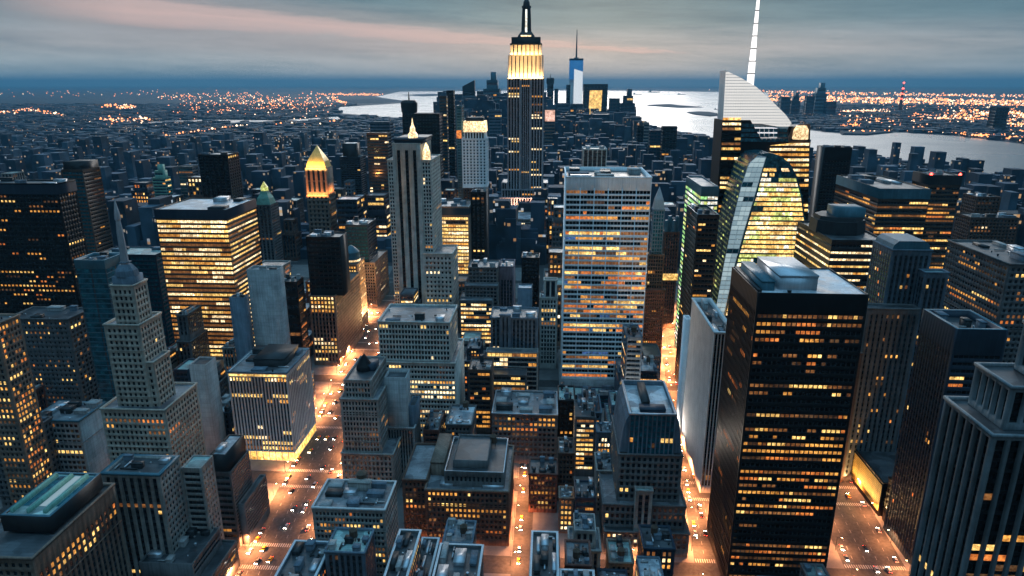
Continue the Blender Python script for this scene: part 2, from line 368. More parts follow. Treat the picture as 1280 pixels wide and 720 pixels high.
    def unit(s, name, x0, x1, y0, y1, z0, z1, m):
        """plant box on a roof: body with a shadow gap lid"""
        h = z1-z0; q = boxq(x0, x1, y0, y1, z0, z1-h*.12) + boxq(x0-.25, x1+.25, y0-.25, y1+.25, z1-h*.12+.003, z1, True)
        return s.part(name, q, m)
    def tank(s, x, y, z, r=2.2, h=4.2):
        v, f = frustum(x, y, [(r, z+2.2), (r*.97, z+2.2+h), (r*1.08, z+2.21+h), (.1, z+3.7+h)], 14)
        t = s.part_py('water_tank', v, f, 'timber')
        for dx, dy in ((-1, -1), (1, -1), (1, 1), (-1, 1)):
            q = boxq(x+dx*r*.6-.15, x+dx*r*.6+.15, y+dy*r*.6-.15, y+dy*r*.6+.15, z, z+2.25)
            s.part('leg', q, 'dark_metal', t)
    def litter(s, k=None, mats=('dark_metal', 'steel', 'concrete', 'blue_grey')):
        """plant rooms, fans and tanks on the largest roof"""
        a, b, c, e, z = max(s.roofs, key=lambda r: r[4]) if k is None else s.roofs[k]
        w, d = b-a, e-c
        if w < 6 or d < 6: return
        cells = [(i, j) for i in range(3) for j in range(3)]; rnd.shuffle(cells)
        for (i, j) in cells[:max(1, int(rnd.randint(3, 6)*s.clutter))]:
            cw, cd = w/3, d/3; ux, uy = cw*rnd.uniform(.3, .8), cd*rnd.uniform(.3, .8)
            x = a+cw*i+rnd.uniform(.1, .9)*(cw-ux); y = c+cd*j+rnd.uniform(.1, .9)*(cd-uy); h = rnd.uniform(1.2, 4.5)
            s.unit('roof_unit', x, x+ux, y, y+uy, z, z+h, rnd.choice(mats))
        if s.o[1] > 520: return
        for q_ in range(int(rnd.randint(4, 8)*s.clutter)):
            x, y, r = rnd.uniform(a+1, b-1), rnd.uniform(c+1, e-1), rnd.uniform(.25, .7)
            v, f = frustum(x, y, [(r*.8, z), (r*.8, z+r*1.5), (r*1.15, z+r*1.6), (r*1.1, z+r*2.2), (r*.3, z+r*2.6)], 10); s.part_py('vent', v, f, rnd.choice(('steel', 'dark_metal')))
        for q_ in range(int(rnd.randint(1, 3)*s.clutter)):
            x, y, L_ = rnd.uniform(a+1, b-2), rnd.uniform(c+1, e-2), rnd.uniform(3, 9)
            if rnd.random() < .5: q = boxq(x, min(b-.3, x+L_), y, y+.7, z+.35, z+1.0, True)
            else: q = boxq(x, x+.7, y, min(e-.3, y+L_), z+.35, z+1.0, True)
            s.part('duct', q, rnd.choice(('steel', 'dark_metal', 'concrete')))
    def finish(s):
        if s.q:
            me = mesh_quads('wall', np.concatenate(s.q)-s.o, s.mats, s.m); link('wall', me, s.root)
        # windows: single panes for the nearest hundred, floor bands for ribbon glazing, one part of kind stuff for the rest
        singles, bands, rest = [], [], []
        for ea, o, u, ww, h, mats, sub in s.win:
            if ea == 'band': bands.append((o, u, ww, h, mats))
            elif ea == 'each':
                for (x0, x1), m in zip(ww, mats): singles.append((o+u*x0, u, x1-x0, h, m, sub))
            else:
                for (x0, x1), m in zip(ww, mats): rest.append((o+u*x0, u, x1-x0, h, m))
        if singles:
            ds = [np.sum((p[0]-np.array((0, 0, CAM_H)))**2) - (1e9 if p[4] not in ('dark_glass', 'black_glass', 'blue_glass') else 0)*0 for p in singles]
            od = np.argsort(ds)
            # those facing the camera and nearest first
            cache = {}
            for r_, i in enumerate(od):
                o, u, w, h, m, sub = singles[i]
                if r_ >= 100: rest.append((o, u, w, h, m)); continue
                k = (round(w, 2), round(h, 2), tuple(u), m)
                if k not in cache:
                    e = u*w; cache[k] = mesh_py('window', [(0, 0, 0), tuple(e), (e[0], e[1], h), (0, 0, h)], [(0, 1, 2, 3)], [m])
                link('window', cache[k], s.root, tuple(o-s.o))
        z = np.array((0, 0, 1.))
        for o, u, ww, h, mats in bands:
            q = [[o+u*x0, o+u*x1, o+u*x1+z*h, o+u*x0+z*h] for x0, x1 in ww]; ml = sorted(set(mats))
            link('window_band', mesh_quads('window_band', np.array(q)-s.o, ml, [ml.index(m) for m in mats]), s.root)
        if rest:
            q = [[o, o+u*w, o+u*w+z*h, o+z*h] for o, u, w, h, m in rest]; ml = sorted(set(r[4] for r in rest))
            g = link('window', mesh_quads('window', np.array(q)-s.o, ml, [ml.index(r[4]) for r in rest]), s.root); g['kind'] = 'stuff'

def span(xl, xr, yt, Y, back=None, depth=None):
    """front top edge in photo pixels at distance Y -> x0, x1, y0, y1, z1"""
    x0, za = at(xl, yt, Y); x1, zb = at(xr, yt, Y); z = (za+zb)/2
    if depth is None:
        d = ray(*back); t = (z-CAM_H)/d[2]; depth = max(8, d[1]*t - Y)
    return x0, x1, Y, Y+depth, z
LANDMARKS = []
def tower(name, label, short, xl, xr, yt, Y, back=None, depth=None, wall='grey_stone', F=None, Rt=0, L=0, roof='roof_grey', cat='building', group=None, z0=0, par=1.2, coping=None, litter=True, clutter=1.0, pw=.6):
    x0, x1, y0, y1, z = span(xl, xr, yt, Y, back, depth)
    b = Bld(name, label, cat, (x0+x1)/2, (y0+y1)/2, short, group, wall, clutter)
    Rt = F if Rt == 0 else Rt; L = F if L == 0 else L
    right_visible = x1 < 0
    b.tier(x0, x1, y0, y1, z0, z, F, Rt if x1 < 20 else None, L if x0 > -20 else None, None, roof=roof, par=par, coping=coping, pw=pw)
    b.box = (x0, x1, y0, y1, z); LANDMARKS.append(b)
    if litter: b.litter()
    return b

# ------------------------------------------------------------------ ground, water, streets
def structure(name, me):
    o = link(name, me); o['kind'] = 'structure'; return o
def poly_mesh(name, pts, z, m):
    return mesh_py(name, [(x, y, z) for x, y in pts], [tuple(range(len(pts)))], [m])
def make_ground_mat():
    m, t, p = new_mat('ground'); g = nn(t, 'ShaderNodeNewGeometry')
    n = nn(t, 'ShaderNodeTexNoise'); n.inputs['Scale'].default_value = .004; n.inputs['Detail'].default_value = 9; n.inputs['Roughness'].default_value = .7
    n2 = nn(t, 'ShaderNodeTexNoise'); n2.inputs['Scale'].default_value = .5; n2.inputs['Detail'].default_value = 6
    for q in (n, n2): t.links.new(g.outputs['Position'], q.inputs['Vector'])
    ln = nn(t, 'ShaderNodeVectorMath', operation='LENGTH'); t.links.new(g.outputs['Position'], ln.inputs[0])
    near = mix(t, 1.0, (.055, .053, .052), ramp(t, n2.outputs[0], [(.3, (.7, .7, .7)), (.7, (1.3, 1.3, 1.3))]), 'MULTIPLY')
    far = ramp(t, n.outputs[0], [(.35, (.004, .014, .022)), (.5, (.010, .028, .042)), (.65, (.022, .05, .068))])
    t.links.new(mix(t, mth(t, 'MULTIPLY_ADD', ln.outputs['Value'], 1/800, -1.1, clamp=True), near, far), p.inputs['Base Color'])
    p.inputs['Roughness'].default_value = .75; p.inputs['Specular IOR Level'].default_value = .2; MATS['ground'] = m
make_ground_mat()
def make_water_mat():
    m, t, p = new_mat('water'); p.inputs['Base Color'].default_value = (.02, .05, .065, 1); p.inputs['Specular IOR Level'].default_value = .5
    g = nn(t, 'ShaderNodeNewGeometry'); n = nn(t, 'ShaderNodeTexNoise'); n.inputs['Scale'].default_value = .0015; n.inputs['Detail'].default_value = 5
    t.links.new(g.outputs['Position'], n.inputs['Vector'])
    t.links.new(ramp(t, n.outputs[0], [(.35, (.24, .24, .24)), (.65, (.36, .36, .36))]), p.inputs['Roughness']); MATS['water'] = m
make_water_mat()
wall_mat('pavement', (.16, .155, .15), .85, .3, streak=False); wall_mat('paint', (.32, .32, .30), .6, .3, streak=False)
wall_mat('far_land', (.012, .028, .042), .9, .5, streak=False)
E_ = 75000
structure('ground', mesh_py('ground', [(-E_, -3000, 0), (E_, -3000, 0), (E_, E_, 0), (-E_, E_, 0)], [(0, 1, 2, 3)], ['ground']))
HARBOUR = [(425, 134), (520, 128), (470, 121), (500, 114.5), (700, 113), (800, 113.5), (960, 116), (965, 150), (1012, 163), (1048, 167), (1130, 166), (1205, 171), (1300, 183),
           (1300, 224), (1240, 223), (1195, 217), (1165, 205), (1080, 198), (1010, 193), (905, 178), (840, 162), (780, 150), (560, 150), (480, 146), (418, 141)]
RIVER = [(175, 152.5), (260, 149.5), (350, 150.5), (425, 146), (425, 149.5), (350, 154), (260, 153), (175, 156)]
structure('water', poly_mesh('water', [gr(*p) for p in HARBOUR], .5, 'water'))
structure('river', poly_mesh('river', [gr(*p) for p in RIVER], .5, 'water'))
for pts in ([(808, 131.5), (838, 130.5), (848, 132), (880, 134.5), (850, 135), (832, 134), (810, 132.3)], [(858, 141), (872, 140), (886, 140.5), (905, 144), (888, 146), (868, 143.5)],
            [(430, 125.5), (470, 124), (502, 126), (480, 128.5), (440, 128.8)], [(1048, 165), (1090, 164), (1118, 166), (1085, 169.5), (1052, 169)],
            [(500, 119), (540, 117.5), (570, 119), (530, 120.5)]):
    p = [gr(*q) for q in pts]; n = len(p); cx = sum(a for a, b in p)/n; cyy = sum(b for a, b in p)/n
    v = [(x, y, .3) for x, y in p]+[(cx+(x-cx)*.9, cyy+(y-cyy)*.9, 9) for x, y in p]
    structure('island', mesh_py('island', v, [(i, (i+1) % n, n+(i+1) % n, n+i) for i in range(n)]+[tuple(range(n, 2*n))], ['far_land']))

# avenues run away from the camera, a little splayed; cross streets run east-west
AV1 = lambda y: -152-.09*(y-318); AV1W = 20.5
MID = lambda y: -13; MIDW = 5.5
AV2 = lambda y: 93+.095*(y-318); AV2W = 9
AV3 = lambda y: 184+.10*(y-318); AV3W = 17
AV0 = lambda y: -330-.1*(y-318); AV0W = 13
CROSS = [220, 262, 322, 402, 484, 566, 648, 730, 812, 894, 976]; CW = 7.5
def slab(name, fx0, fx1, y0, y1, z, m):
    v = []
    for zz in (0.004, z):
        v += [(fx0(y0), y0, zz), (fx1(y0), y0, zz), (fx1(y1), y1, zz), (fx0(y1), y1, zz)]
    structure(name, mesh_py(name, v, [(4, 5, 6, 7), (0, 1, 5, 4), (1, 2, 6, 5), (2, 3, 7, 6), (3, 0, 4, 7)], [m]))
EDGES = [lambda y: -620, lambda y: AV0(y)-AV0W, lambda y: AV0(y)+AV0W, lambda y: AV1(y)-AV1W, lambda y: AV1(y)+AV1W, lambda y: MID(y)-MIDW, lambda y: MID(y)+MIDW,
         lambda y: AV2(y)-AV2W, lambda y: AV2(y)+AV2W, lambda y: AV3(y)-AV3W, lambda y: AV3(y)+AV3W, lambda y: 640]
for i in range(0, len(EDGES), 2):
    for a, b in zip(CROSS[:-1], CROSS[1:]): slab('pavement', EDGES[i], EDGES[i+1], a+CW, b-CW, .14, 'pavement')
mk = []
def strip(x0, x1, y0, y1): mk.append([(x0, y0, .006), (x1, y0, .006), (x1, y1, .006), (x0, y1, .006)])
for f, hw, lanes in ((AV1, AV1W, 6), (AV2, AV2W, 3), (AV3, AV3W, 5), (AV0, AV0W, 4)):
    for k in range(1, lanes):
        off = -hw+2*hw*k/lanes; y = 226
        while y < 900:
            if not any(abs(y-c) < CW+5 for c in CROSS): 
                x = f(y)+off; x2 = f(y+3.2)+off; mk.append([(x-.09, y, .006), (x+.09, y, .006), (x2+.09, y+3.2, .006), (x2-.09, y+3.2, .006)])
            y += 8
    for c in CROSS:
        for sgn in (-1, 1):
            yy = c+sgn*(CW+2.2); n = int(2*hw/1.3)
            for k in range(n):
                x = f(yy)-hw+.6+k*1.3; strip(x, x+.6, yy-1.6, yy+1.6)
structure('road_markings', mesh_quads('road_markings', mk, ['paint'], [0]*len(mk)))

# ------------------------------------------------------------------ the towers one can tell apart
MAS = S(); RIB = S('ribbon', bay=2.4, fl=4.0, hf=.46, d=.25, mu=.5, mt=5, mb=6, each='band')
PIER = S('pier', bay=2.6, fl=3.8, wf=.5, hf=.6, d=.55)

# --- left side, far to near
tower('office_tower', 'black tower with pale vertical fins and a line of red lights at its base', 'the finned black tower', 247, 284, 193, 900, (294, 190), wall='dark_metal', F=S('pier', bay=7, fl=4, wf=.88, hf=.8, d=1.2, mu=.5, mt=2, mb=1, p=.0, dark='black_glass', each='stuff'), Rt=S('pier', bay=7, fl=4, wf=.6, hf=.6, d=.6, p=.02, each='stuff'))
b = tower('apartment_tower', 'brown slab tower lit on its flank, behind the dark grid tower', 'the brown slab tower', 76, 103, 212, 720, depth=30, wall='bronze', F=S('ribbon', fl=4, hf=.6, each='band', p=.01, dark='teal_glass', bay=4), Rt=S('ribbon', fl=4.2, hf=.35, each='band', p=.07, row=.1, bay=4, pal='amber'), roof='roof_dark')
x0, x1, y0, y1, z = b.box; b.part('penthouse', boxq(x0+3, x1-.5, y0+1, y1-1, z-1, z+8), 'black_metal')
b = tower('office_tower', 'broad dark tower with a fine grid of small amber windows', 'the dark grid tower', -45, 70, 229, 540, depth=23, wall='black_metal', F=S('punch', bay=3.4, fl=4.1, wf=.62, hf=.40, mt=9, p=.22, pal='amber', each='each', run=.55, zone=[(.0, .46, .15), (.46, .62, .62), (.62, .9, .12), (.9, 1, .3)]), Rt=S('punch', bay=3.4, fl=4.1, wf=.5, hf=.4, mt=9, p=.08, pal='amber', each='stuff'), roof='roof_dark')
b.part('roof_band', boxq(b.box[0]-.4, b.box[1]+.4, b.box[2]-.4, b.box[3]+.4, b.box[4]-9, b.box[4]-.02)[:4], 'navy_metal')
tower('office_tower', 'dark teal tower with a curved top behind the stone spire tower', 'the curved teal tower', 120, 194, 318, 600, (190, 308), wall='navy_metal', F=S('ribbon', fl=4.2, hf=.6, bay=4, each='band', p=.0, dark='teal_glass'), roof='roof_green')
b = tower('office_tower', 'square tower banded with bright strips of lit offices under a black crown', 'the bright striped tower', 193, 282, 262, 560, (305, 248), wall='bronze', F=S('ribbon', bay=1.9, fl=4.15, hf=.56, d=.3, mu=.3, mt=8.5, mb=5, each='band', p=.74, row=.8, pal='pale', run=.82, dark='lit_brown', zone=[(.55, .68, .55), (.68, .86, .66), (.86, 1, .97)]), Rt=S('ribbon', bay=1.9, fl=4.15, hf=.40, d=.3, mu=.3, mt=8.5, mb=5, each='band', p=.62, row=.8, pal='pale', run=.85, dark='lit_brown'), roof='roof_pale', par=.8)
b.part('roof_band', boxq(b.box[0]-.4, b.box[1]+.4, b.box[2]-.4, b.box[3]+.4, b.box[4]-8, b.box[4]-.03)[:4], 'navy_metal')
tower('apartment_tower', 'narrow smooth blue tower with an open oval roof well', 'the smooth blue tower', 92, 130, 325, 430, (146, 316), wall='teal_metal', F=S('ribbon', fl=3.6, hf=.82, d=.08, bay=12, mu=.2, mt=6, mb=4, each='band', p=0, dark='teal_glass'), roof='roof_dark', coping='pier_white', par=2)
tower('office_tower', 'blank pale slab with a windowless front beside the bright striped tower', 'the blank pale slab', 308, 346, 337, 520, (353, 332), wall='concrete', F=None, Rt=None, par=1.5, clutter=.5)
tower('office_block', 'low grey wing leaning against the blank pale slab', 'the low grey wing', 286, 305, 372, 516, (310, 368), wall='blue_grey', F=None, Rt=None, roof='roof_dark')
tower('office_block', 'black stepped block with a few wide yellow windows beside the blank pale slab', 'the black stepped block', 349, 371, 352, 545, (386, 346), wall='black_metal', F=S('ribbon', bay=5, fl=8, hf=.35, each='band', p=.4, pal='yellow'), Rt=S('ribbon', bay=5, fl=6, hf=.3, each='band', p=.18, pal='amber'), roof='roof_dark')

# black-topped tower over a lit base, at the avenue
x0, x1, y0, y1, z = span(382, 425, 296, 600, depth=22)
b = Bld('office_tower', 'black windowless shaft rising from a lit office base at the avenue', 'building', (x0+x1)/2, y0, 'the black shaft', wall='black_metal'); LANDMARKS.append(b)
zz = at(400, 369, 597)[1]
b.tier(x0, x1, y0, y1, zz-1, z, F=S('ribbon', bay=4, fl=4, hf=.5, each='band', p=0, dark='black_glass'), roof='roof_dark')
xa, _ = at(386, 369, 597); xb, _ = at(419, 369, 597)
b.tier(xa, xb, 596, 680, 0, zz, F=S('pier', bay=3.2, fl=4.2, wf=.6, hf=.62, d=.5, mt=1, mb=4, p=.25, pal='yellow', each='each', zone=[(.74, 1, .96), (.12, .36, .8), (.36, .74, .06)]), Rt=S('punch', bay=2.4, fl=3.6, p=.06, each='stuff'), wall='tan_brick', roof='roof_dark'); b.litter()
# round teal-topped tower behind it
x0, x1, y0, y1, z = span(424, 446, 330, 690, depth=30)
b = Bld('office_tower', 'pale tower with a round glass crown and brightly lit flank', 'building', (x0+x1)/2, y0, 'the round-crowned tower', wall='tan_brick'); LANDMARKS.append(b)
b.tier(x0, x1, y0, y1, 0, z, F=S('pier', bay=3, fl=4, p=.3, pal='yellow', each='stuff', zone=[(.8, 1, .95)]), Rt=S('pier', bay=3, fl=4, p=.35, pal='pale', each='stuff'))
cx_, cy_ = (x0+x1)/2, (y0+y1)/2
v, f = frustum(cx_, cy_, [(9, z-1), (9, z+5), (8.6, z+5.1), (8.6, z+10), (6, z+13), (1.2, z+17)], 18); b.part_py('crown', v, f, 'teal_metal')
v, f = frustum(cx_, cy_, [(9.15, z+.2), (9.15, z+2.2)], 18); b.part_py('window_band', v, f, 'lit_pale')
b = tower('office_tower', 'teal glass tower with a brick flank lit orange by the street', 'the teal and brick tower', 431, 459, 281, 780, (472, 273), wall='navy_metal', F=S('ribbon', fl=4, hf=.6, bay=3, each='band', p=.02, dark='teal_glass', pal='dim'), Rt=S('ribbon', fl=4, hf=.45, bay=3, each='band', p=.05), roof='roof_dark')
x0, x1, y0, y1, z = b.box; zt = at(460, 328, 778)[1]
b.tier(x0-.5, x1+7, y0-2, y1+22, 0, zt, F=S('punch', bay=3, fl=3.8, p=.05, each='stuff'), Rt=S('punch', bay=2.6, fl=3.6, wf=.45, p=.12, pal='yellow', each='stuff'), wall='tan_brick', roof='roof_dark')
# gold pyramid tower
x0, x1, y0, y1, z = span(380, 408, 210, 1000, (418, 207))
b = Bld('art_deco_tower', 'slim stone tower topped by a lit gold pyramid', 'building', (x0+x1)/2, y0, 'the gold pyramid tower', wall='tan_brick'); LANDMARKS.append(b)
zb = at(394, 243, 1000)[1]; cx_, cy_ = (x0+x1)/2, (y0+y1)/2; hw = (x1-x0)/2
b.tier(x0+.8, x1-.8, y0+.8, y1-.8, zb, z, F=S('pier', bay=7.5, fl=16, wf=.5, hf=.8, mt=3, mb=3, d=.8, p=0, each='stuff'), roof='roof_dark', par=.5)
b.tier(x0, x1, y0, y1, 0, zb, F=S('punch', bay=6, fl=6.5, wf=.5, hf=.6, p=.0, each='stuff', d=.6), Rt=S('punch', bay=6, fl=6.5, wf=.5, hf=.6, p=.1, pal='amber', each='stuff'), roof='roof_dark', par=.8)
v, f = frustum(cx_, cy_, [(hw*1.25, z-.4), (hw*1.05, z+9), (hw*.85, z+14), (.15, z+32)], 4, sy=(y1-y0)/(x1-x0)); b.part_py('pyramid_roof', v, f, 'gold_leaf')
GOLD = (x0, x1, y0, y1, zb, z)
# small green-peaked tower
x0, x1, y0, y1, z = span(317, 338, 256, 930, depth=28)
b = Bld('art_deco_tower', 'small stone tower with a green copper peak and lit lantern', 'building', (x0+x1)/2, y0, 'the green-peaked tower', wall='grey_brick'); LANDMARKS.append(b)
b.tier(x0, x1, y0, y1, 0, z, F=S('pier', bay=5.5, fl=4, p=.03, each='stuff'), Rt=S('punch', bay=4, fl=4, p=.08, each='stuff'))
cx_, cy_, hw = (x0+x1)/2, (y0+y1)/2, (x1-x0)/2
v, f = frustum(cx_, cy_, [(hw*1.2, z-.5), (hw*1.0, z+8), (hw*.62, z+14), (hw*.5, z+18)], 4); b.part_py('crown', v, f, 'copper_green')
v, f = frustum(cx_, cy_, [(hw*.42, z+18), (hw*.42, z+23), (.2, z+31)], 8); b.part_py('lantern', v, f, 'lit_lime')
b = tower('office_tower', 'dark blue stepped tower with a pale cap beyond the gold pyramid tower', 'the dark stepped tower', 424, 450, 196, 1250, depth=40, wall='navy_metal', F=S('ribbon', fl=4, each='band', p=.01, bay=5, dark='black_glass'), roof='roof_pale')
x0, x1, y0, y1, z = b.box; b.tier(x0+6, x1-8, y0+4, y1-6, z-2, z+24, wall='black_metal', roof='roof_pale', par=.6)

# tall grey setback tower with three black stripes
x0, x1, y0, y1, z = span(490, 525, 179, 690, (536, 173))
b = Bld('art_deco_tower', 'tall pale grey setback tower with three black window stripes', 'building', (x0+x1)/2, y0, 'the three-striped tower', wall='pale_stone'); LANDMARKS.append(b)
b.tier(x0, x1, y0, y1, 0, z, F=S('pier', bay=(x1-x0-5)/3, fl=4, wf=.42, hf=.5, d=1.2, mu=2.0, mt=7, mb=3, p=0, each='stuff', dark='black_glass', sp='black_metal'), Rt=S('pier', bay=6, fl=4, wf=.4, hf=.5, d=.6, mt=6, p=.02, each='stuff'), roof='roof_dark')
zs = at(500, 200, 690)[1]; zw = at(545, 316, 688)[1]
for a0, a1 in ((x0-6.5, x0-.02), (x1+.02, x1+10)):
    b.tier(a0, a1, y0+2.5, y1-2, 0, zs, F=S('punch', bay=3.2, fl=3.9, wf=.62, hf=.62, d=.5, mu=.8, mt=2, mb=3, p=.05, pal='pale', each='each', zone=[(.62, .66, .6)]), Rt=S('punch', bay=3.2, fl=3.9, p=.04, each='stuff'))
b.tier(x1+.05, at(566, 316, 688)[0], 686, 726, 0, zw, F=S('punch', bay=4.2, fl=5.2, wf=.5, hf=.52, d=.5, mt=3, p=.06, pal='pale', each='each'), Rt=S('punch', bay=4.2, fl=5.2, p=.05, each='stuff'))
zc_ = z
q = boxq(x0+2, x1+1, y0+2, y1-2, z-1, z+2.5)+boxq(x0+.8, x1+2.2, y0+.8, y1-1, z+2.5, z+4.2, True); b.part('cap', q, 'navy_metal')
cx_, cy_ = at(516, 168, 705)[0], 705
v, f = frustum(cx_, cy_, [(5, z+4), (4.8, z+8), (3, z+10), (2.6, z+14), (1.2, z+17), (.2, z+24)], 10); b.part_py('lantern', v, f, 'lit_pale')
v, f = frustum(x1+4.5, y0+9, [(4.2, zs-1), (4, zs+7), (2, zs+14), (.3, zs+17)], 8); b.part_py('flare', v, f, 'lit_pale')

# white-gridded block beneath it
x0, x1, y0, y1, z = span(472, 562, 402, 455, (572, 381))
b = Bld('office_block', 'broad pale gridded block with lit lower floors under the three-striped tower', 'building', (x0+x1)/2, y0, 'the pale gridded block', wall='pale_stone'); LANDMARKS.append(b)
zl = at(510, 452, 454)[1]
gs = S('punch', bay=2.3, fl=3.9, wf=.66, hf=.66, d=.5, mu=.6, mt=2, mb=0.8, p=.04, pal='pale', each='each')
b.tier(x0, x1, y0, y1, zl, z, F=gs, Rt=vary(gs, each='stuff', p=.05), roof='roof_grey', par=1.4)
b.tier(x0-.8, x1+3.5, y0-1.5, y1+8, 0, zl, F=vary(gs, mb=5, wf=.7, hf=.55, p=.9, row=.6, pal='pale', zone=[(.58, .8, .94), (.8, 1, .07), (.0, .58, .25)]), Rt=None, roof='roof_grey', par=1)
b.litter(0)

# small stone tower at the avenue corner with a dark cone on its roof
x0, x1, y0, y1, z = span(429, 464, 475, 385, (473, 445))
b = Bld('art_deco_tower', 'stone corner tower at the avenue with a dark cone on its roof', 'building', (x0+x1)/2, y0, 'the cone-roofed corner tower', wall='grey_stone'); LANDMARKS.append(b)
z2 = at(450, 498, 384)[1]; z3 = at(450, 566, 382)[1]
sm = S('punch', bay=2.0, fl=3.7, wf=.56, hf=.66, d=.4, mu=1, mt=1.6, mb=.8, p=.05, pal='amber', each='each')
b.tier(x0, x1, y0, y1, z2-1, z, F=sm, Rt=vary(sm, each='stuff'), roof='roof_dark')
b.tier(x0-2.5, x1+4, y0-1.5, y1+3, z3-1, z2, F=sm, Rt=vary(sm, each='stuff'))
b.tier(x0-4, x1+12, y0-3.5, y1+8, 0, z3, F=vary(sm, bay=2.6), Rt=vary(sm, each='stuff'))
cx_, cy_ = (x0+x1)/2, (y0+y1)/2
v, f = frustum(cx_-.5, cy_, [(5.5, z-1), (5.2, z+1.5), (.8, z+9), (.1, z+10)], 10); b.part_py('roof_cone', v, f, 'black_metal')
q = boxq(cx_+2, cx_+7, cy_-3, cy_+8, z-1, z+3); b.part('penthouse', q, 'navy_metal')
x0, x1, y0, y1, z = span(480, 507, 472, 405, depth=14)
b = Bld('office_block', 'blank grey stepped annex with a rounded roof well, beside the cone-roofed corner tower', 'building', (x0+x1)/2, y0, 'the blank stepped annex', wall='concrete'); LANDMARKS.append(b)
z2 = at(495, 534, 404)[1]
b.tier(x0, x1, y0, y1, z2-1, z, roof='roof_dark', par=2.5)
b.tier(x0-.5, x1+4.5, y0-1, y1+6, 0, z2, F=S('pier', bay=1.8, fl=3.6, p=0, each='stuff'), Rt=S('pier', bay=1.8, fl=3.6, p=.04, each='stuff'))
b.tier(x1+.03, x1+5, y0+4, y1+5, z2-1, z-22, roof='roof_dark', wall='blue_grey')

# white-finned block with a bright ground floor, across the avenue
x0, x1, y0, y1, z = span(284, 358, 465, 423, (387, 435))
b = Bld('office_block', 'white-finned office block with a brightly lit ground floor at the plaza', 'building', (x0+x1)/2, y0, 'the white-finned block', wall='pier_white'); LANDMARKS.append(b)
fb = S('pier', bay=2.3, fl=4.0, wf=.66, hf=.62, d=.7, mu=.6, mt=4.0, mb=8, p=.25, pal='yellow', each='each', dark='blue_glass', zone=[(.9, 1, .75), (.72, .8, .96), (.0, .2, .75), (.2, .72, .12), (.8, .9, .02)])
b.tier(x0, x1, y0, y1, 0, z, F=fb, Rt=S('pier', bay=3.0, fl=4.0, wf=.52, hf=.6, d=.8, mu=.6, mt=4, mb=8, p=.16, each='stuff', pal='amber'), roof='roof_grey', coping='blue_grey')
b.part('window_band', [[(x0+.8, y0-.06, z-3.4), (x1-.4, y0-.06, z-3.4), (x1-.4, y0-.06, z-1.8), (x0+.8, y0-.06, z-1.8)]], 'lit_yellow')
lb = lit_mat('lit_lobby', (1, .62, .16), 2.4, .5, .3)
for i in range(9):
    w_ = (x1-x0)/9; b.part('shop_window', [[(x0+w_*i+.3, y0-.08, .8), (x0+w_*(i+1)-.3, y0-.08, .8), (x0+w_*(i+1)-.3, y0-.08, 7.4), (x0+w_*i+.3, y0-.08, 7.4)]], 'lit_lobby')
b.part('shop_window', [[(x1+.08, y0+.5, .8), (x1+.08, y1-1, .8), (x1+.08, y1-1, 6.8), (x1+.08, y0+.5, 6.8)]], 'lit_lobby')
b.unit('penthouse', x0+14, x1-6, y0+12, y1-6, z-1.2, z+5, 'dark_metal'); b.litter()

tower('office_block', 'plain slab with a blank peach flank, left of the white-finned block', 'the peach-flanked slab', 236, 257, 456, 425, (268, 446), wall='peach_wall', F=None, Rt=None, roof='roof_dark', litter=False)
tower('office_block', 'low teal-roofed annex of the peach-flanked slab', 'the teal annex', 217, 235, 462, 432, (237, 448), wall='navy_metal', F=S('ribbon', each='band', p=.03, fl=4), Rt=None, roof='roof_green', litter=False)

# stone spire tower
Yt = 336
def pt(px, py, Y): x, z = at(px, py, Y); return x, z
b = Bld('art_deco_tower', 'weathered stone setback tower with a thin blue-grey spire', 'building', pt(160, 500, 340)[0], 345, 'the stone spire tower', wall='tan_brick'); LANDMARKS.append(b)
b.wall = wall_mat('warm_stone', (.46, .39, .32)).name
ms = S('punch', bay=3.0, fl=3.6, wf=.56, hf=.6, d=.5, mu=1.2, mt=2.2, mb=1.2, p=.015, pal='amber', each='each')
for (xl, xr, yt, Y, dp, ybot) in ((137, 166, 356, 341, 13, 412), (129, 173, 405, 337, 22, 520), (173.5, 191, 452, 338, 17, 520), (125, 205, 510, 332, 36, None)):
    xa, z_ = pt(xl, yt, Y); xb, _ = pt(xr, yt, Y); z0_ = pt(150, ybot, Y)[1] if ybot else 0
    b.tier(xa, xb, Y, Y+dp, z0_, z_, F=vary(ms, zone=[(.82, .95, .6), (0, .82, .06)] if not ybot else None, **({'bay': 2.6} if not ybot else {})), Rt=vary(ms, each='stuff'), roof='roof_grey')
    if yt == 356: X0, X1, ZT = xa, xb, z_
cx_, cy_ = (X0+X1)/2, 347.5; hw = (X1-X0)/2
q = boxq(X0+1, X1-1, 342.2, 353, ZT-1.2, ZT+4); b.part('upper_storey', q, 'blue_grey')
v, f = frustum(cx_, cy_, [(hw*.95, ZT+4), (hw*.85, ZT+7), (hw*.5, ZT+10)], 8); b.part_py('spire_base', v, f, 'blue_grey')
v, f = frustum(cx_, cy_, [(2.1, ZT+9), (1.9, ZT+18), (1.7, ZT+28), (1.2, ZT+34), (1.6, ZT+35), (1.4, ZT+38), (.15, ZT+46)], 10); sp_ = b.part_py('spire', v, f, 'steel')
q = []
for k in range(6): q += boxq(cx_-2.3+k*.06, cx_+2.3-k*.06, cy_-2.3+k*.06, cy_+2.3-k*.06, ZT+11+k*4, ZT+11.5+k*4, True)
b.part('spire_ring', q[:6], 'blue_grey', sp_)

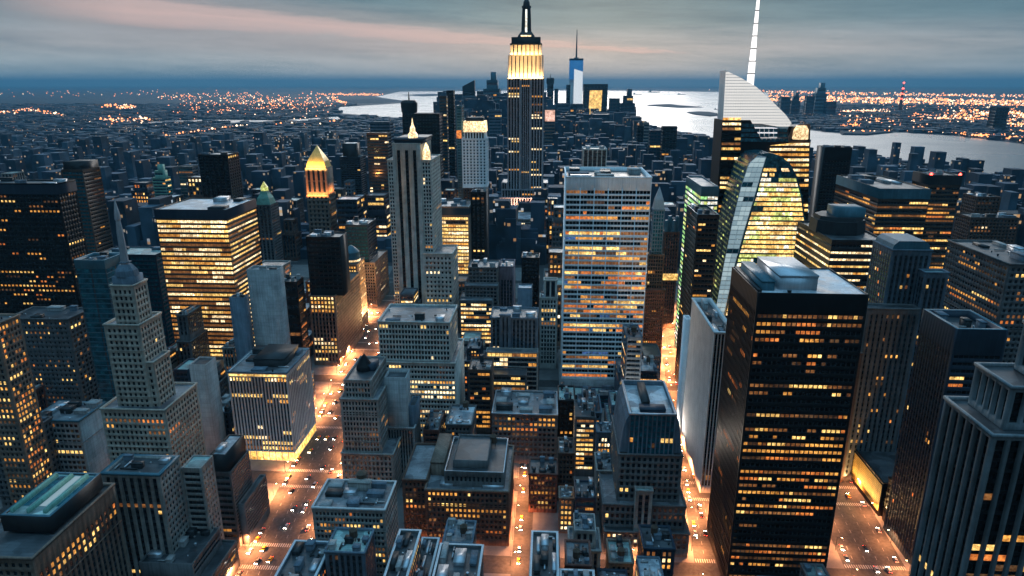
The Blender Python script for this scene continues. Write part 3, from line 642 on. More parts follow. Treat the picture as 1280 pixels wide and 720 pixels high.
# nearer left blocks
b = tower('office_block', 'dark terraced block with a glossy black roof box beside the avenue', 'the dark terraced block', 264, 288, 590, 328, (318, 563), wall='dark_stone', F=S('ribbon', bay=3, fl=3.8, hf=.5, mt=2, mb=2, each='band', p=.02, pal='orange'), Rt=S('ribbon', bay=2.2, fl=2.2, hf=.45, d=.5, mt=1.5, each='band', p=.0), roof='roof_dark', litter=False)
x0, x1, y0, y1, z = b.box; zk = at(275, 567, 330)[1]
b.tier(x0+.3, x1-1.5, y0+.3, y0+24, z-1, zk, wall='black_metal', roof='roof_pale', par=.5, pw=1.2)
b.unit('roof_unit', x0+2, x1-6, y0+4, y0+12, zk-.5, zk+1.5, 'steel'); b.part('roof_sign', boxq(x0-6, x0-.5, y0+8, y0+9, z-6, z-1, True), 'lit_amber')
b.tier(x1+.03, x1+4, y0+3, y1+10, 0, z*.55, F=None, Rt=S('ribbon', bay=2.2, fl=2.4, hf=.45, each='stuff', p=0), wall='dark_stone', roof='roof_dark')
x0, x1, y0, y1, z = span(126, 199, 592, 288, (211, 569))
b = Bld('office_block', 'grey stone block with pale vertical piers and a blue-rimmed roof, below the spire tower', 'building', (x0+x1)/2, y0, 'the pale-piered stone block', wall='grey_stone'); LANDMARKS.append(b)
ps = S('pier', bay=4.0, fl=3.6, wf=.56, hf=.55, d=.7, mu=1.2, mt=2.5, p=.05, pal='amber', each='each')
b.tier(x0, x1, y0, y1, 0, z, F=ps, Rt=S('punch', bay=2.6, fl=3.4, wf=.5, hf=.5, d=.4, mu=.8, p=.01, each='stuff'), roof='roof_dark', par=1.5, coping='teal_metal', pw=1.5); b.litter()
x0, x1, y0, y1, z = span(226, 251, 585, 306, (263, 569))
b = Bld('office_block', 'narrow grey block with a teal roof, between the terraced block and the piered block', 'building', (x0+x1)/2, y0, 'the narrow teal-roofed block', wall='grey_stone'); LANDMARKS.append(b)
b.tier(x0, x1, y0, y1, 0, z, F=S('ribbon', bay=2.4, fl=3.5, each='band', p=.01), Rt=S('punch', bay=2.6, fl=3.5, wf=.5, d=.4, p=.01, each='each'), roof='roof_green', par=.8)
b.tier(x1+.03, x1+9, y0-14, y0-1, 0, z-52, F=MAS, Rt=vary(MAS, each='stuff'), roof='roof_dark')
b = Bld('office_block', 'low dark annex stepping down to the avenue in front of the dark terraced block', 'building', -190, 290, 'the low dark annex', wall='dark_stone'); LANDMARKS.append(b)
b.tier(-206, -171, 272, 313, 0, 17, F=None, Rt=S('ribbon', bay=2.4, fl=3.4, each='band', p=.05, pal='amber'), roof='roof_dark'); b.tier(-206, -178, 280, 310, 16, 27, F=None, Rt=S('ribbon', bay=2.4, fl=3.4, each='band', p=.03), roof='roof_dark'); b.litter()
# green-roofed block, bottom corner
x0, x1, y0, y1, z = span(0, 62, 645, 238, (120, 591))
b = Bld('office_block', 'corner block with green roof ridges and a painted reflection strip above a dark band', 'building', (x0+x1)/2, y0, 'the green-ridged block', wall='black_metal'); LANDMARKS.append(b)
b.tier(x0, x1, y0, y1, z-8, z, wall='black_metal', roof='roof_green', par=.6, coping='teal_metal', pw=1.4)
for k in range(3):
    w_ = (x1-x0)/3; b.part('roof_ridge', boxq(x0+w_*k+2.2, x0+w_*k+3.6, y0+3, y1-3, z-.6, z+1.2), 'copper_green')
    b.part('roof_strip', [[(x0+w_*k+4, y0+8, z-.5), (x0+w_*k+7, y0+8, z-.5), (x0+w_*k+7, y1-2.5, z-.5), (x0+w_*k+4, y1-2.5, z-.5)]], 'lit_cool' if k == 1 else 'teal_glass')  # middle strip glows as a painted reflection off the ridges
b.tier(x0-8, x1+2.5, y0-16, y1+4, 0, z-8, F=S('punch', bay=3, fl=4, p=.05, pal='amber', each='stuff'), Rt=S('pier', bay=3.2, fl=3.6, wf=.55, hf=.6, d=.6, mt=9, p=.06, pal='amber', each='each', zone=[(.86, 1, .7), (0, .86, .05)]), wall='tan_brick', roof='roof_dark')
b = tower('office_block', 'square block with a blue roof and a blank pale flank, left of the spire tower', 'the blue-roofed square block', 37, 98, 525, 372, (126, 502), wall='concrete', F=S('punch', bay=3, fl=3.8, wf=.76, hf=.6, each='each', p=.03, pal='yellow'), Rt=None, roof='roof_grey', coping='teal_metal', clutter=1.4)
b = tower('apartment_tower', 'dark block dotted with scattered lit rooms below the dark grid tower', 'the dotted dark block', 8, 84, 398, 455, (96, 384), wall='dark_stone', F=S('punch', bay=3.4, fl=3.8, wf=.4, hf=.45, each='each', p=.2, run=.1, pal='amber'), Rt=S('punch', bay=4, fl=3.8, p=.1, run=.1, pal='amber', each='stuff'), roof='roof_dark')
b = tower('apartment_tower', 'slim tower glowing orange at the edge of the frame', 'the glowing orange tower', -40, -6, 405, 345, depth=18, wall='tan_brick', F=S('punch', bay=3, fl=3.6, each='stuff', p=.5, pal='amber'), Rt=S('punch', bay=2.6, fl=3.4, wf=.6, hf=.6, each='each', p=.6, run=.3, pal='amber'), roof='roof_dark')
tower('apartment_block', 'dark low block with scattered lamps at the frame edge above the green-ridged block', 'the dark low block', -20, 34, 540, 352, (50, 520), wall='dark_stone', F=S('punch', each='each', p=.06, run=.1, pal='amber'), Rt=S('punch', each='stuff', p=.06, run=.1, pal='amber'), roof='roof_dark')

# --- centre: the great spire-topped tower
x0, x1, y0, y1, z = span(634, 680, 97, 1250, depth=50)
b = Bld('skyscraper', 'tallest setback skyscraper with a floodlit golden crown and lit mast', 'skyscraper', (x0+x1)/2, y0, 'the golden-crowned skyscraper', wall='blue_grey'); LANDMARKS.append(b); b.wall = 'esb_stone'
wall_mat('esb_stone', (.36, .35, .37), var=.2); wall_mat('esb_crown', (.62, .58, .52), var=.12)
cx_ = (x0+x1)/2
zA = at(657, 228, 1250)[1]; zB = at(657, 246, 1245)[1]; zC = at(657, 268, 1240)[1]
es = S('pier', bay=5.2, fl=4.6, wf=.55, hf=.6, d=1.2, mu=1.5, mt=2, mb=2, p=.08, row=.9, pal='yellow', each='stuff', run=.88, dark='black_glass', sp='dark_metal')
third = (x1-x0)/3
b.tier(x0, x0+third+2, y0, y1, 0, z, F=es, L=vary(es), Rt=None); b.tier(x1-third-2, x1, y0, y1, 0, z, F=es, Rt=es)
b.tier(x0+third+2.02, x1-third-2.02, y0+3, y1-1, 0, z-.5, F=vary(es, p=.02, bay=4), Rt=None)
b.tier(x0-11, x0-.03, y0-3, y1+6, 0, zA, F=es, Rt=None, L=es); b.tier(x1+.03, x1+10, y0-3, y1+6, 0, zA, F=es, Rt=es)
b.tier(x0-11, x1+10, y0-8, y0-3.03, 0, zA-12, F=vary(es, p=.05, zone=[(.9, 1, .2)]), Rt=None)
b.tier(x0-24, x1+22, y0-14, y0-8.03, 0, zB, F=vary(es, p=.03), Rt=None, L=None)
# crown tiers
zD = at(657, 69, 1252)[1]; zE = at(657, 55, 1254)[1]; zF = at(657, 46, 1254)[1]
cs = S('pier', bay=7.5, fl=40, wf=.22, hf=.98, d=1.2, mu=2, mt=.5, mb=.5, p=0, each='stuff')
b.tier(x0+1.5, x1-1.5, y0+2, y1-2, z-1, zD, F=cs, Rt=cs, L=cs, wall='esb_crown', roof='roof_dark')
b.tier(x0+5, x1-5, y0+6, y1-6, zD-1, zE, F=vary(cs, bay=7), Rt=None, L=None, wall='esb_crown', roof='roof_dark')
b.tier(x0+7, x1-7, y0+8, y1-8, zE-.6, zF, wall='black_metal', roof='roof_dark')
b.part('ledge', boxq(x0+4.5, x1-4.5, y0+5.5, y1-5.5, zE-1.2, zE+1.4, True), 'black_metal')
my = (y0+y1)/2; zG = at(657, 10, my)[1]; zH = at(657, -2, my)[1]
v, f = frustum(cx_, my, [(17, zF-1), (15.5, zF+3), (9.5, zF+10), (8.2, zG-8), (7.6, zG)], 8); ma = b.part_py('mast', v, f, 'dark_metal')
for k in (-1, 0, 1):
    b.part('mast_window', [[(cx_+k*0-1.9, my-10.2+abs(k)*0, zF+8), (cx_+1.9, my-10.2, zF+8), (cx_+1.5, my-8.1, zG-3), (cx_-1.5, my-8.1, zG-3)]], 'lit_white', ma) if k == 0 else None
b.part('window_band', boxq(cx_-9, cx_+9, my-17.2, my-16.6, zF+.6, zF+3), 'lit_pale', ma)
for r0, r1, za, zb_ in ((8.6, 8.6, zG, zG+3), (6.5, 5.5, zG+3, zG+9), (5.8, 2.5, zG+9, zG+15), (1.2, 1.0, zG+15, zG+34), (.6, .2, zG+34, zG+58)):
    v, f = frustum(cx_, my, [(r0, za), (r1, zb_)], 10); b.part_py('antenna' if r0 < 2 else 'mast_cap', v, f, 'dark_metal', ma)
ESB = (x0, x1, y0, y1, z, zD, zE, cx_)
# its lit entrance pavilion roof
tower('office_block', 'low block with a bright white roof at the foot of the golden-crowned skyscraper', 'the white-roofed low block', 636, 672, 274, 1120, (668, 265), wall='grey_stone', F=S('punch', p=.1, each='stuff'), roof='roof_pale', litter=False)

# white floodlit tower
x0, x1, y0, y1, z = span(577, 608, 173, 1000, depth=34)
b = Bld('office_tower', 'pale ribbed tower with a glowing white crown, left of the golden-crowned skyscraper', 'building', (x0+x1)/2, y0, 'the white-crowned tower', wall='white_stone'); LANDMARKS.append(b)
zb = at(592, 235, 1000)[1]
b.tier(x0, x1, y0, y1, zb, z, F=S('punch', bay=5, fl=4.4, wf=.45, hf=.6, d=.3, mu=.8, p=.0, each='stuff', dark='blue_glass'), Rt=S('punch', bay=5, fl=4.4, p=0, each='stuff'), roof='roof_dark')
b.tier(x0+.5, x1-.3, y0+.3, y1-.3, 0, zb-.05, F=S('pier', bay=5, fl=4.2, p=.05, each='stuff', zone=[(.72, .82, .9)]), wall='bronze')
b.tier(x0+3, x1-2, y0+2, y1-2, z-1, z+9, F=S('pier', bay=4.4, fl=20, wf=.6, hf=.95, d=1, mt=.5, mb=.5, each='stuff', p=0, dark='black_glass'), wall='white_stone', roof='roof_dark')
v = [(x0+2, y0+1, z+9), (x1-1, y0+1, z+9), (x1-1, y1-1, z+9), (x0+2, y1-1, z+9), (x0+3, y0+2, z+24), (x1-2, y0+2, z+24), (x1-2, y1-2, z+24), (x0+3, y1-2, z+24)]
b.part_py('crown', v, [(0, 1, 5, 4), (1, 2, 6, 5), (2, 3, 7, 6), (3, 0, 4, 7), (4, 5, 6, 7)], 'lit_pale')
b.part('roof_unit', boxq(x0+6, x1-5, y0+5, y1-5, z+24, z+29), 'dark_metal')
tower('office_tower', 'slim teal tower with a red-lit band beside the white-crowned tower', 'the red-banded slim tower', 570, 577, 132, 1015, depth=30, wall='teal_metal', F=S('ribbon', bay=4, fl=4, each='band', p=.0, dark='teal_glass'), roof='roof_dark', litter=False).part('sign_band', [[(at(570.5, 163, 1014.8)[0], 1014.8, at(570, 173, 1014.8)[1]), (at(576.8, 163, 1014.8)[0], 1014.8, at(570, 173, 1014.8)[1]), (at(576.8, 163, 1014.8)[0], 1014.8, at(570, 163, 1014.8)[1]), (at(570.5, 163, 1014.8)[0], 1014.8, at(570, 163, 1014.8)[1])]], 'lit_orange')
b = tower('office_tower', 'broad block of solid yellow lit floors under a dark band', 'the yellow-lit block', 543, 586, 258, 830, (590, 250), wall='tan_brick', F=S('ribbon', bay=3, fl=4.6, hf=.66, each='band', mt=13, p=.97, row=.2, pal='yellow', run=.85), Rt=None, roof='roof_grey', coping='pier_white')
b.part('roof_band', boxq(b.box[0]-.3, b.box[1]+.3, b.box[2]-.3, b.box[3]+.3, b.box[4]-11, b.box[4]-2)[:4], 'navy_metal')
tower('office_tower', 'black slab with a lit band beside the yellow-lit block', 'the black slab', 588, 607, 240, 850, depth=40, wall='black_metal', F=S('pier', bay=5, fl=4.2, p=.03, each='stuff', dark='black_glass', zone=[(.93, .98, 1), (.38, .45, .6)]), Rt=None, roof='roof_dark')

# the white grid slab
x0, x1, y0, y1, z = span(707.5, 815, 221, 560, (815, 209))
b = Bld('office_tower', 'big white-gridded slab tower with orange lit offices in the middle of the view', 'building', (x0+x1)/2, y0, 'the white grid slab', wall='white_stone'); LANDMARKS.append(b)
zl = at(760, 237, 560)[1]
gg = S('punch', bay=(x1-x0-1.2)/24, fl=4.32, wf=.95, hf=.62, d=.45, mu=.6, mt=z-zl, mb=1.5, p=.5, row=.7, pal='grace', dark='black_glass', each='each', run=.62, zone=[(.88, 1, .16), (.3, .80, .62), (.80, .88, .25), (.15, .3, .3), (0, .15, .75)])
b.tier(x0, x1, y0, y1, 8, z, F=gg, Rt=None, L=None, roof='roof_dark', par=3.5, pw=.8)
b.part('plinth', boxq(x0-2, x1+2, y0-5, y1, 0, 8), 'concrete'); 
for k in range(1, 6): b.part('fin', boxq(x0+.6+(x1-x0-1.2)/6*k-.3, x0+.6+(x1-x0-1.2)/6*k+.3, y0-.35, y0-.003, 8, zl+1), 'white_stone')
for k in range(1, 6): b.part('panel_joint', boxq(x0+.6+(x1-x0-1.2)/6*k-.1, x0+.6+(x1-x0-1.2)/6*k+.1, y0-.05, y0, zl+1.02, z-.02), 'steel')
b.litter(); b.litter()
tower('office_tower', 'black striped box framed in white beyond the white grid slab', 'the white-framed black box', 729, 759, 186, 760, depth=30, wall='pier_white', F=S('pier', bay=5, fl=4, wf=.8, hf=.7, d=.8, mu=.6, mt=1.5, p=0, each='stuff', dark='black_glass', sp='black_metal'), Rt=None, roof='roof_dark')
# slender pointed tower
x0, x1, y0, y1, z = span(817, 831, 262, 640, depth=11)
b = Bld('office_tower', 'slender tower with a pointed glass top right of the white grid slab', 'building', (x0+x1)/2, y0, 'the pointed slender tower', wall='steel'); LANDMARKS.append(b)
ss = S('punch', bay=2.2, fl=3.6, wf=.7, hf=.7, d=.2, mu=.5, mt=1, p=.02, each='stuff', dark='teal_glass')
b.tier(x0, x1, y0, y1, 0, z, F=ss, L=ss, roof='roof_dark', wall='blue_grey')
cxx, cyy = (x0+x1)/2, (y0+y1)/2; hw = (x1-x0)/2
v, f = frustum(cxx, cyy, [(hw*1.38, z), (hw*1.05, z+9), (.1, z+21)], 4); b.part_py('pointed_roof', v, f, 'steel')
b.tier(x0-3, x1+1.5, y0-3, y0-.03, 0, at(820, 318, 638)[1], F=vary(ss, dark='dark_glass', p=.08, pal='amber'), wall='brown_brick')
b.tier(x0-5, x1+4, y0-9, y0-3.03, 0, at(820, 362, 632)[1], F=S('punch', bay=2.2, fl=3.5, wf=.5, hf=.5, p=.04, pal='amber', each='each', zone=[(.18, .24, 1)]), wall='red_brick')
x0, x1, y0, y1, z = span(831, 850, 290, 720, depth=20)
b = Bld('office_tower', 'brown-striped tower crowned by teal cylinders beside the pointed slender tower', 'building', (x0+x1)/2, y0, 'the cylinder-crowned tower', wall='bronze'); LANDMARKS.append(b)
b.tier(x0, x1, y0, y1, 0, z, F=S('pier', bay=3, fl=4, p=.02, each='stuff'), L=S('pier', bay=3, fl=4, p=.02, each='stuff'))
for k in range(4):
    v, f = frustum(x0+2.2+k*(x1-x0-4.4)/3, y0+4+(k % 2)*4, [(2.3, z-1), (2.3, z+10+(k % 2)*4), (1.8, z+12+(k % 2)*4)], 12); b.part_py('roof_cylinder', v, f, 'teal_metal')
b.part('sign_band', boxq(x0+1, x1+1, y0-.8, y0-.3, at(835, 350, 720)[1], at(835, 342, 720)[1], True), 'lit_yellow')

# --- centre, the middle blocks
PC = S('punch', bay=2.6, fl=3.7, wf=.58, hf=.6, d=.4, mu=.8, mt=1.6, mb=2)
b = tower('office_block', 'stepped dark-gridded block with yellow-lit lower floors behind the pale gridded block', 'the stepped yellow-footed block', 585, 622, 334, 640, (618, 325), wall='grey_brick', F=vary(PC, wf=.7, p=.02, each='stuff', bay=3.4), roof='roof_grey')
x0, x1, y0, y1, z = b.box
b.tier(x0-2, x1+1, y0-12, y0-.03, 0, at(600, 357, 628)[1], F=vary(PC, wf=.7, p=.03, bay=3.4, each='stuff'), Rt=None, wall='grey_brick')
b.tier(x0-6, x1-3, y0-24, y0-12.03, 0, at(600, 376, 615)[1], F=S('ribbon', bay=2.4, fl=4.2, hf=.55, each='band', mt=2.5, p=.86, row=.5, pal='yellow', zone=[(0, .3, .6)]), Rt=None, wall='dark_stone')
tower('office_block', 'small mauve penthouse block among the middle rooftops', 'the mauve block', 624, 642, 333, 655, (641, 324), wall=wall_mat('mauve', (.20, .17, .20)).name, F=S('pier', p=0, each='stuff', mt=14), Rt=None)
tower('office_block', 'blank pale slab standing above the terraced blue block', 'the blank terrace slab', 647, 665, 360, 590, depth=14, wall='blue_grey', F=None, L=None, roof='roof_pale', litter=False)
b = tower('office_block', 'terraced blue-grey block with a bright yellow floor in the middle rooftops', 'the terraced blue block', 613, 672, 397, 535, (668, 384), wall='blue_grey', F=S('pier', bay=3.4, fl=4, wf=.5, p=.03, each='stuff'), Rt=None)
x0, x1, y0, y1, z = b.box
b.tier(x0+8, x0+17, y0-2, y0-.03, 0, z+3, F=S('pier', bay=3, fl=14, wf=.35, hf=.8, p=0, each='stuff'), Rt=None)
zt = at(640, 439, 525)[1]
b.tier(x0-3, x1+1, y0-12, y0-2.03, 0, zt, F=S('ribbon', bay=3.5, fl=4.4, hf=.7, mt=.6, each='band', p=.35, pal='yellow', zone=[(.92, 1, 1), (.8, .92, .5), (.7, .8, .3), (0, .7, .1)]), Rt=None, wall='grey_stone')
b.tier(x0-2, x1-8, y0-26, y0-12.03, 0, at(640, 468, 510)[1], F=S('ribbon', bay=4, fl=4.4, hf=.5, mt=1, each='band', p=.3, pal='amber'), Rt=None, wall='dark_stone', roof='roof_dark')
b = tower('office_tower', 'slender pale tower with white-framed upper stages and a gold-lit loggia', 'the gold-lit slender tower', 675, 697, 372, 600, depth=14, wall='pale_stone', F=S('punch', bay=2.6, fl=4.2, wf=.6, hf=.7, d=.4, each='each', p=.1, pal='yellow', zone=[(.62, .88, .8), (.88, 1, 0), (.3, .62, .04)]), Rt=None)
x0, x1, y0, y1, z = b.box; b.tier(x0+3.4, x1-.6, y0+3, y1-2, z-1.2, at(690, 350, 603)[1], F=S('pier', bay=4, fl=11, wf=.7, hf=.85, p=0, mt=1, mb=1, each='stuff'), wall='pale_stone')
tower('office_tower', 'tall black slab with a few lit windows between the terraced block and the slender tower', 'the thin black slab', 652, 674, 322, 680, depth=20, wall='black_metal', F=S('punch', bay=3, fl=4, p=.02, each='stuff'), Rt=None, roof='roof_dark')
b = tower('office_block', 'dark flat-roofed block with two rows of yellow windows in the middle of the view', 'the flat-roofed middle block', 615, 697, 517, 430, (690, 489), wall='grey_brick', F=S('punch', bay=3, fl=4.1, wf=.6, hf=.55, mt=2.5, each='each', p=.3, pal='amber', zone=[(.86, 1, .55), (.72, .86, .9), (.0, .5, .15)]), Rt=None, roof='roof_grey', coping='steel', clutter=2)
tower('office_tower', 'narrow block of amber windows left of the flat-roofed middle block', 'the amber narrow block', 585, 614, 462, 470, (612, 447), wall='brown_brick', F=S('ribbon', bay=2.8, fl=4, hf=.55, each='band', p=.35, pal='amber', zone=[(.8, 1, .3)]), Rt=None, roof='roof_dark')
tower('office_block', 'dark block with a small lit corner beside the flat-roofed middle block', 'the lit-cornered dark block', 698, 719, 500, 450, (717, 482), wall='black_metal', F=S('punch', p=.1, each='stuff'), Rt=None, roof='roof_green')
b = tower('office_block', 'block of bright amber floors below the white grid slab', 'the bright amber block', 719, 745, 521, 415, (744, 500), wall='dark_stone', F=S('ribbon', bay=2.6, fl=3.7, hf=.55, mt=1.6, each='band', p=.92, row=.3, pal='yellow'), Rt=None, roof='roof_dark')
tower('office_block', 'blue-roofed block with two lit rows beside the bright amber block', 'the two-rowed blue block', 746, 773, 540, 405, (772, 528), wall='blue_grey', F=S('punch', bay=2, fl=3.8, wf=.6, hf=.6, each='each', mt=4, p=.3, pal='pale', zone=[(.7, .88, .9)]), Rt=None, roof='roof_grey')
tower('office_block', 'low teal-fronted block at the foot of the white grid slab', 'the teal-fronted low block', 700, 770, 494, 520, (768, 484), wall='navy_metal', F=S('ribbon', bay=4, fl=4, each='band', dark='teal_glass', p=.05), Rt=None, roof='roof_green', clutter=1.5)
tower('apartment_block', 'narrow brown block with orange and yellow rooms at the narrow street', 'the narrow brown block', 698, 718, 566, 385, (717, 547), wall='brown_brick', F=vary(PC, p=.3, pal='orange', bay=2.2), Rt=None, L=vary(PC, p=.2, each='stuff'), roof='roof_dark')
tower('apartment_block', 'brick block with a checker of lit rooms beside the narrow street', 'the checkered brick block', 661, 697, 592, 372, (696, 573), wall='red_brick', F=vary(PC, p=.42, pal='amber', bay=2.2, fl=3.4, run=.3), Rt=None, L=vary(PC, p=.3, each='stuff', pal='amber'), roof='roof_dark')
tower('office_block', 'teal-windowed block with lit strips in front of the brick checker block', 'the teal strip block', 719, 745, 622, 345, (744, 600), wall='navy_metal', F=S('ribbon', bay=2.2, fl=3.8, hf=.5, each='band', p=.38, pal='yellow', dark='teal_glass'), Rt=None, roof='roof_dark')
tower('apartment_block', 'grey block with two bright rows between the teal strip block and the ribbed tower', 'the two bright rows block', 746, 771, 588, 372, (770, 566), wall='grey_stone', F=vary(PC, p=.3, pal='pale', bay=2.0, zone=[(.8, 1, .85), (.5, .8, .3)]), Rt=None)
tower('apartment_block', 'small ochre-lit block in front of the narrow brown block', 'the ochre-lit small block', 699, 717, 622, 352, (716, 608), wall='tan_brick', F=vary(PC, p=.75, pal='yellow', bay=2.2), Rt=None, L=vary(PC, p=.3, each='stuff'))
# brown brick warehouse block with roof boxes
x0, x1, y0, y1, z = span(500, 636, 612, 338, (628, 560))
b = Bld('office_block', 'wide brown brick block with a cluttered blue roof above the lit side street', 'building', (x0+x1)/2, y0, 'the wide brown brick block', wall='brown_brick', clutter=1.6); LANDMARKS.append(b)
bs = S('punch', bay=2.5, fl=3.7, wf=.55, hf=.58, d=.4, mt=1.5, mb=4, p=.28, pal='amber', each='each')
xm = x0+(x1-x0)*.23; xn = x0+(x1-x0)*.40
b.tier(x0, xm, y0+6, y1, 0, z+2, F=vary(bs, p=.1, zone=[(.5, .8, .9)], pal='amber'), Rt=None, L=vary(bs, each='stuff'), roof='roof_grey')
b.tier(xm+.03, x1, y0, y1+4, 0, z, F=bs, Rt=vary(bs, each='stuff'), roof='roof_grey', coping='tan_brick')
b.tier(xn, x1-3, y0+5, y1-3, z-1.2, z+9, F=S('punch', bay=2.4, fl=5, wf=.5, hf=.5, mt=2, mb=2, p=.05, each='each'), Rt=None, wall='grey_brick', roof='roof_dark', coping='steel', par=2)
b.tier(xn+4, x1-13, y0+12, y1-5, z+6.9, z+12, wall='dark_stone', roof='roof_dark')
b.unit('penthouse', xm+1, xn-2, y0+16, y1+2, z-1.2, z+8, 'tan_brick'); b.litter(1)
b.tank(x1-12, y1-9, z+7)
# near-centre ribbed tower with a sloping glass crown
x0, x1, y0, y1, z = span(787, 846, 517, 345, (834, 476))
b = Bld('art_deco_tower', 'grey ribbed setback tower with a curved glass crown and an open blue roof', 'building', (x0+x1)/2, y0, 'the ribbed glass-crowned tower', wall='grey_brick'); LANDMARKS.append(b)
z2 = at(815, 568, 344)[1]; z3 = at(815, 630, 340)[1]; z4 = at(815, 664, 335)[1]
b.tier(x0, x1, y0, y1, z2-1, z, F=S('pier', bay=2.4, fl=3.6, wf=.72, hf=.8, d=.5, mu=.6, mt=1.5, mb=.5, p=.03, dark='teal_glass', sp='navy_metal', each='each', zone=[(.2, .38, .14)]), L=S('pier', bay=2.4, fl=3.6, p=.02, each='stuff', dark='teal_glass'), roof='roof_pale', par=3, pw=.8, coping='steel', wall='blue_grey')
# curved shoulders sloping down either side
for sgn, xa in ((-1, x0), (1, x1)):
    prof = [(0, z-2), (1.6, z-5), (3.0, z-11), (3.8, z-18), (4.2, z2)]
    v = [(xa+sgn*(.03+dx), yy, zz) for yy in (y0+1, y1-1) for dx, zz in [(0, z2)]+prof]; n = len(prof)+1
    b.part_py('shoulder', v, [tuple(range(n)), tuple(range(2*n-1, n-1, -1))]+[(i, (i+1) % n, n+(i+1) % n, n+i) for i in range(n)], 'blue_grey')
gd = S('punch', bay=3.0, fl=3.8, wf=.55, hf=.62, d=.4, mu=1, mt=1.5, mb=1, p=.17, pal='yellow', each='each', run=.25)
b.tier(x0-5, x1+5, y0-1, y1+1, z3-1, z2, F=gd, L=vary(gd, each='stuff'), roof='roof_dark')
b.tier(x0-13, x1+8, y0-6, y1+2, z4-1, z3, F=gd, L=vary(gd, each='stuff'), Rt=vary(gd, each='stuff'), roof='roof_grey')
b.tier(x0-12, x1+10, y0-11, y1+2, 0, z4, F=vary(gd, mb=5), L=vary(gd, each='stuff'), Rt=vary(gd, each='stuff'), roof='roof_dark')
b.tier(x0+4.5, x0+14, y0-9.8, y0-6.03, z4-1, at(815, 612, 336)[1], F=S('pier', bay=3, fl=4, wf=.6, p=0, each='stuff', mt=3), wall='grey_stone', roof='roof_green')
b.unit('roof_unit', x0+7, x1-5, y0+6, y0+13, z-3, z-.6, 'navy_metal'); b.unit('roof_unit', x0+9, x0+13, y0+14, y1-4, z-3, z+.4, 'dark_metal')
b.unit('roof_unit', x0+2, x0+6, y0+3, y0+10, z-3, z-1.4, 'pier_white')
# bottom row of roofs
def roofblock(label, short, xl, xr, yb, Yb, y0, z, **k):
    xa, _ = at(xl, yb, Yb); xb, _ = at(xr, yb, Yb)
    b = Bld('office_block', label, 'building', (xa+xb)/2, (y0+Yb)/2, short, wall=k.get('wall', 'dark_stone'), clutter=k.get('clutter', 2)); LANDMARKS.append(b)
    z = at((xl+xr)/2, yb, Yb)[1]
    f = S('punch', bay=2.6, fl=3.7, p=.35, pal='amber', each='stuff')
    b.tier(xa, xb, y0, Yb, 0, z, F=f, Rt=f if xb < 10 else None, L=f if xa > 0 else None, roof=k.get('roof', 'roof_dark'), coping=k.get('coping', 'coping'), par=1.6, pw=.7); b.litter(); return b
roofblock('flat dark-roofed block with a white rim, at the bottom edge right of the narrow street', 'the white-rimmed roof', 665, 697, 664, 286, 238, 0)
roofblock('long dark roof with a white-edged parapet and green box at the bottom edge', 'the long dark roof', 551, 604, 680, 282, 232, 0)
roofblock('narrow roof with one bright edge and stair-like slats, bottom edge', 'the narrow bright-edged roof', 500, 526, 662, 290, 244, 0)
b = tower('office_block', 'grey block with several lit window rows beside the avenue, dark water tank on top', 'the tank-roofed lit block', 390, 481, 635, 300, (490, 601), wall='grey_stone', F=S('punch', bay=2.0, fl=3.5, wf=.62, hf=.58, d=.35, mt=2.2, each='each', p=.3, pal='amber', zone=[(.78, .92, .4), (.5, .66, .25), (.3, .5, .7)]), Rt=vary(PC, each='stuff', p=.05), roof='roof_grey', coping='pier_white', clutter=1.6)
x0, x1, y0, y1, z = b.box; b.tank((x0+x1)/2+1, y1-3, z-1, 2.8, 5); b.unit('penthouse', (x0+x1)/2-5, (x0+x1)/2+7, y1-9, y1-5, z-1, z+4, 'grey_stone')
roofblock('small dark roof with a grey box at the bottom edge beside the avenue', 'the small avenue roof', 369, 415, 676, 288, 254, 0, wall='blue_grey')
roofblock('low dark roof between the bright-edged roof and the tank-roofed block', 'the low dark roof', 528, 549, 672, 300, 262, 0)
roofblock('pale-roofed small block at the bottom edge beside the ribbed tower', 'the pale small roof', 700, 742, 712, 262, 236, 0, roof='roof_grey')

# --- right side
x0, x1, y0, y1, z = span(947, 1087, 367, 310, (1039, 335))
b = Bld('office_tower', 'huge black glass tower with dim orange lit floors and pale boxes on its roof', 'building', (x0+x1)/2, y0, 'the huge black tower', wall='black_metal'); LANDMARKS.append(b)
b.tier(x0, x1, y0, y1, 0, z, F=S('ribbon', bay=2.3, fl=4.0, hf=.44, d=.3, mu=1, mt=9.5, mb=6, each='band', p=.6, row=.75, pal='orange', run=.5, dark='black_glass', gap=.13), L=S('pier', bay=2.2, fl=4.1, wf=.62, hf=.5, d=.6, mu=.6, mt=9, mb=4, p=.16, pal='orange', each='stuff', dark='black_glass', sp='black_metal'), Rt=None, roof='roof_pale', par=.7, pw=.5)
xa, _ = at(991, 336, 318); xb, _ = at(1039, 336, 318)
b.unit('penthouse', x0+12, x0+30, y0+8, y1-3, z-.7, z+6.5, 'steel'); b.unit('penthouse', x0+3.5, x0+9.5, y0+6, y1-4, z-.7, z+4, 'teal_metal'); b.unit('roof_unit', x0+1, x0+2.8, y0+3, y1-3, z-.7, z+.6, 'dark_metal')
b.unit('roof_unit', x0+15, x0+16.5, y0+3, y0+4.4, z-.7, z+.2, 'black_metal')
